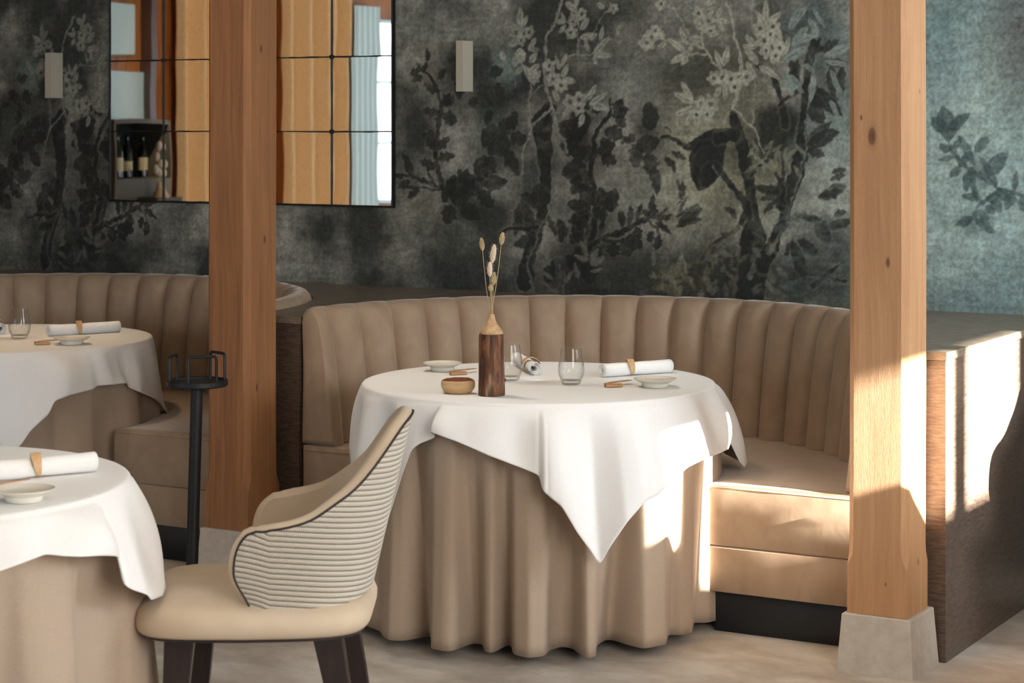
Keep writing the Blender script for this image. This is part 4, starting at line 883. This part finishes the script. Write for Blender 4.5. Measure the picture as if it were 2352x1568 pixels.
# ------------------------------------------------------------------ black stand for a cooler
SP = at(453, 878, z=.73); st = thing('cooler_stand', (SP[0], SP[1], 0), 'black metal stand with a round tray and wire guards beside the left post', 'stand', None, YAW)
MB().lathe([(.001, 0), (.13, 0), (.13, .006), (.03, .014), (.016, .02), (.001, .021)], 40, (-.02, 0, 0)).build('foot_plate', M['black_metal'], st)
MB().tube([(-.02, 0, .018), (-.001, 0, .712)], .0195, 24).build('pole', M['black_metal'], st)
MB().lathe([(.001, .710), (.035, .710), (.036, .716), (.093, .718), (.098, .722), (.098, .736), (.095, .739), (.088, .736), (.086, .731), (.001, .730)], 56).build('round_tray', M['black_metal'], st)
def guard(a0, a1, h, nm='wire_guard'):
    p0 = Vector((.088*math.cos(a0), .088*math.sin(a0), .732)); p1 = Vector((.088*math.cos(a1), .088*math.sin(a1), .732)); pts_ = [p0]
    c = .012; e = (p1-p0).normalized(); up = Vector((0, 0, 1))
    pts_ += [p0+up*(h-c)]+[p0+up*(h-c)+e*c*(1-math.cos(q_))+up*c*math.sin(q_) for q_ in (.4, .8, 1.2, 1.57)]
    pts_ += [p1+up*(h-c)-e*c*(1-math.cos(q_))+up*c*math.sin(q_) for q_ in (1.57, 1.2, .8, .4)]+[p1+up*(h-c), p1]
    MB().tube(pts_, .0050, 8).build(nm, M['black_metal'], st)
guard(math.radians(196), math.radians(146), .082); guard(math.radians(-100), math.radians(-38), .088); guard(math.radians(70), math.radians(14), .088)

# ------------------------------------------------------------------ armchair
def armchair(loc, rz, label):
    t = thing('armchair', loc, label, 'armchair', 'cream leather armchairs', rz)     # local +x is forward
    # shell: a runs round the back (0 = middle of the back), v goes up
    SZ = .462; N = 92; K = 26
    _s = np.linspace(-1.2, 1.2, 481)
    _z = np.interp(np.abs(_s), [0, .08, .14, .20, .26, .32, .38, .44, .52, .62, .8, 1.0], [.884, .880, .868, .840, .803, .765, .734, .712, .677, .656, .653, .652])
    for _ in range(30): _z[1:-1] = (_z[:-2]+2*_z[1:-1]+_z[2:])/4
    def edge_top(s): return float(np.interp(s, _s, _z))
    def edge_bot(s): return interp(s, [0, .3, .6, 1], [.496, .482, .460, .462])
    def plan(s, z, off=0.0):
        k_ = (z-.46)/.42; Bk = .236+.098*k_; Wd = .234+.045*min(1, k_*1.3)-.02*k_; d = min(1, max(0, (z-.562)/.090)); XF = .052-.040*(1-sstep(.46, .56, z))-.052*(1-math.sqrt(max(0, 1-d*d)))
        Bk -= off; Wd -= off; s1 = .62; X0 = -.03
        if abs(s) <= s1:
            a = abs(s)/s1*math.pi/2; x = X0-(Bk+X0)*abs(math.cos(a))**.74; y_ = Wd*abs(math.sin(a))**.80
        else:
            q_ = (abs(s)-s1)/(1-s1); x = X0+(XF-X0)*q_; y_ = Wd*(1-.05*q_*q_)
        return x+.0, math.copysign(y_, s)
    def surf(off, inset=0.0):
        rows = []
        for j in range(K+1):
            v = j/K; row = []
            for i in range(N+1):
                s = -1+2*i/N; sa = abs(s); zt = edge_top(sa)-inset; zb = edge_bot(sa)+inset*.2; z = zb+(zt-zb)*v; x, y_ = plan(s, z, off); row.append((x, y_, z))
            rows.append(row)
        return rows
    O = surf(0); I = surf(.042, .002)
    # keep the padding clear of the rim so that the rolled edge shows
    m = MB().grid(O)
    uvs = []
    for j in range(K+1):
        L = 0
        for i in range(N+1):
            if i: L += math.dist(O[j][i], O[j][i-1])
            uvs.append((L-.45, O[j][i][2]+.02*math.cos((-1+2*i/N)*3)))
    m.uv = uvs
    shell_o = m.build('woven_shell', M['woven'], t, auto=0)
    pad = MB().grid(I)
    # rolled edge between padding and shell, along arm tips and top
    def boundary(G): return [G[j][0] for j in range(0, K+1)]+[G[K][i] for i in range(1, N)]+[G[j][N] for j in range(K, -1, -1)]
    bo, bi = boundary(O), boundary(I); rows = []
    nb_ = len(bo)
    for q_ in np.linspace(0, 1, 9):
        row = []
        for idx_ in range(nb_):
            p, r = Vector(bo[idx_]), Vector(bi[idx_]); c = p*(1-q_)+r*q_; out = Vector((0, 0, 1))
            if idx_ < K or idx_ > nb_-K: out = Vector((1, 0, .15))
            elif idx_ < K+8 or idx_ > nb_-K-8: out = Vector((.7, 0, .7))
            row.append(tuple(c+out.normalized()*.014*math.sin(math.pi*q_)))
        rows.append(row)
    pad.grid(rows)
    bot = [O[0], I[0]]; pad.grid(bot)
    pad.build('inner_padding', M['leather'], t, auto=0)
    MB().tube([Vector(p)+Vector((0, 0, .0015)) for p in bo], .0028, 8).build('edge_piping', M['piping'], shell_o)
    # seat
    def outline(k_, n=96):
        o = []
        for q_ in range(n):
            a = 2*math.pi*q_/n; e = .42; ca, sa = math.cos(a), math.sin(a)
            x = .268*math.copysign(abs(ca)**e, ca); y_ = (.272-.022*(x < 0)*abs(x)/.26)*math.copysign(abs(sa)**e, sa)
            o.append((x*k_+.022, y_*k_))
        return o
    rows = []
    for k_, z in [(.001, .496), (.3, .4955), (.6, .493), (.8, .488), (.92, .478), (.975, .466), (1.0, .450), (.998, .436), (.985, .425), (.96, .419), (.5, .418), (.001, .418)]:
        rows.append([(x, y_, z+.006*(x > .1)*(x-.1)/.16*(z > .45)) for x, y_ in outline(k_)])
    MB().grid(rows, closed_u=True).build('seat', M['leather'], t, auto=0)
    MB().grid([[(x, y_, z) for x, y_ in outline(.95)] for z in (.412, .4185)], closed_u=True, cap0=True, cap1=True).build('seat_frame', M['legwood'], t, smooth=True)
    for sx_, sy_ in ((1,1),(1,-1),(-1,1),(-1,-1)):
        x0, y0 = .165*sx_+.012, .185*sy_; x1, y1 = (.205 if sx_ > 0 else -.235), .205*sy_
        rows = []
        for f in np.linspace(0, 1, 5):
            cx_, cy_ = x0+(x1-x0)*f, y0+(y1-y0)*f; hx, hy = .034-.018*f, .018-.006*f; z = .413*(1-f)+.001*f
            rows.append([(cx_-hx, cy_-hy, z), (cx_+hx, cy_-hy, z), (cx_+hx, cy_+hy, z), (cx_-hx, cy_+hy, z)])
        MB().grid(rows, closed_u=True, cap0=True, cap1=True).build('leg', M['legwood'], t, smooth=False, bevel=.003)
    return t
def camxy(x, y_): return (x*CS-y_*SN, x*SN+y_*CS)
cx_, cy_ = camxy(-.565, 4.91)
ch0 = armchair((cx_, cy_, 0), YAW+math.pi, 'cream armchair with ribbed woven back drawn up to the nearest left table')
copy_tree(ch0, (-1.42, 6.42, 0), math.radians(-80), 'cream armchair beside the end panel, outside the picture at the right')
copy_tree(ch0, (-.98, 5.79, 0), math.radians(55), 'cream armchair by the window, outside the picture at the right')

# ------------------------------------------------------------------ ceiling lamps, out of view, assumed from the warm light
def lamp(x, y_, power, spot, tgt, label, color=(1, .80, .58), blend=.8):
    t = thing('ceiling_downlight', (x, y_, 2.749), label, 'ceiling light', 'recessed ceiling downlights')
    MB().lathe([(.045, 0), (.055, -.004), (.055, 0)], 32).build('trim_ring', M['black_metal'], t)
    MB().lathe([(.042, -.001), (.001, -.0012)], 24).build('diffuser', M['lamp'], t)
    d = bpy.data.lights.new('downlight_bulb', 'SPOT'); d.energy = power; d.color = color; d.spot_size = math.radians(spot); d.spot_blend = blend; d.shadow_soft_size = .05
    o = bpy.data.objects.new('downlight_bulb', d); C.objects.link(o); o.parent = t; o.location = (0, 0, -.02)
    o.rotation_euler = (Vector(tgt)-Vector((x, y_, 2.729))).to_track_quat('-Z', 'Y').to_euler()
lamp(T1[0]-.5, T1[1]-.3, 60, 60, (T1[0], T1[1], .75), 'downlight over the middle table', (1, .86, .70))
lamp(T2[0]-.2, T2[1]-.1, 62, 42, (T2[0], T2[1], .75), 'downlight over the far left table', (1, .72, .45))
lamp(T3[0]+.2, T3[1]+.3, 26, 70, (T3[0], T3[1], .75), 'downlight over the nearest left table', (1, .86, .70))
lamp(-4.3, 4.2, 14, 60, (-4.4, 6.2, .6), 'downlight between the left tables', (1, .70, .42))
lamp(-8.4, 3.4, 520, 95, (-9.4, 1.5, 1.4), 'added unseen downlight brightening the golden curtains', (1, .78, .5))  # lamp added out of view to brighten the curtains the mirror shows

# ------------------------------------------------------------------ origins at each thing's base
for o in list(C.objects):
    if o.parent or o.get('kind') == 'structure' or o.location.length > 1e-6 or o.type not in ('MESH', 'EMPTY') or 'category' not in o: continue
    ms = [o] if o.type == 'MESH' else [c for c in o.children if c.type == 'MESH']
    P = [v.co for m_ in ms for v in m_.data.vertices]
    if not P: continue
    b_ = Vector(((min(p[0] for p in P)+max(p[0] for p in P))/2, (min(p[1] for p in P)+max(p[1] for p in P))/2, min(p[2] for p in P)))
    for m_ in ms: m_.data.transform(Matrix.Translation(-b_))
    o.location = b_
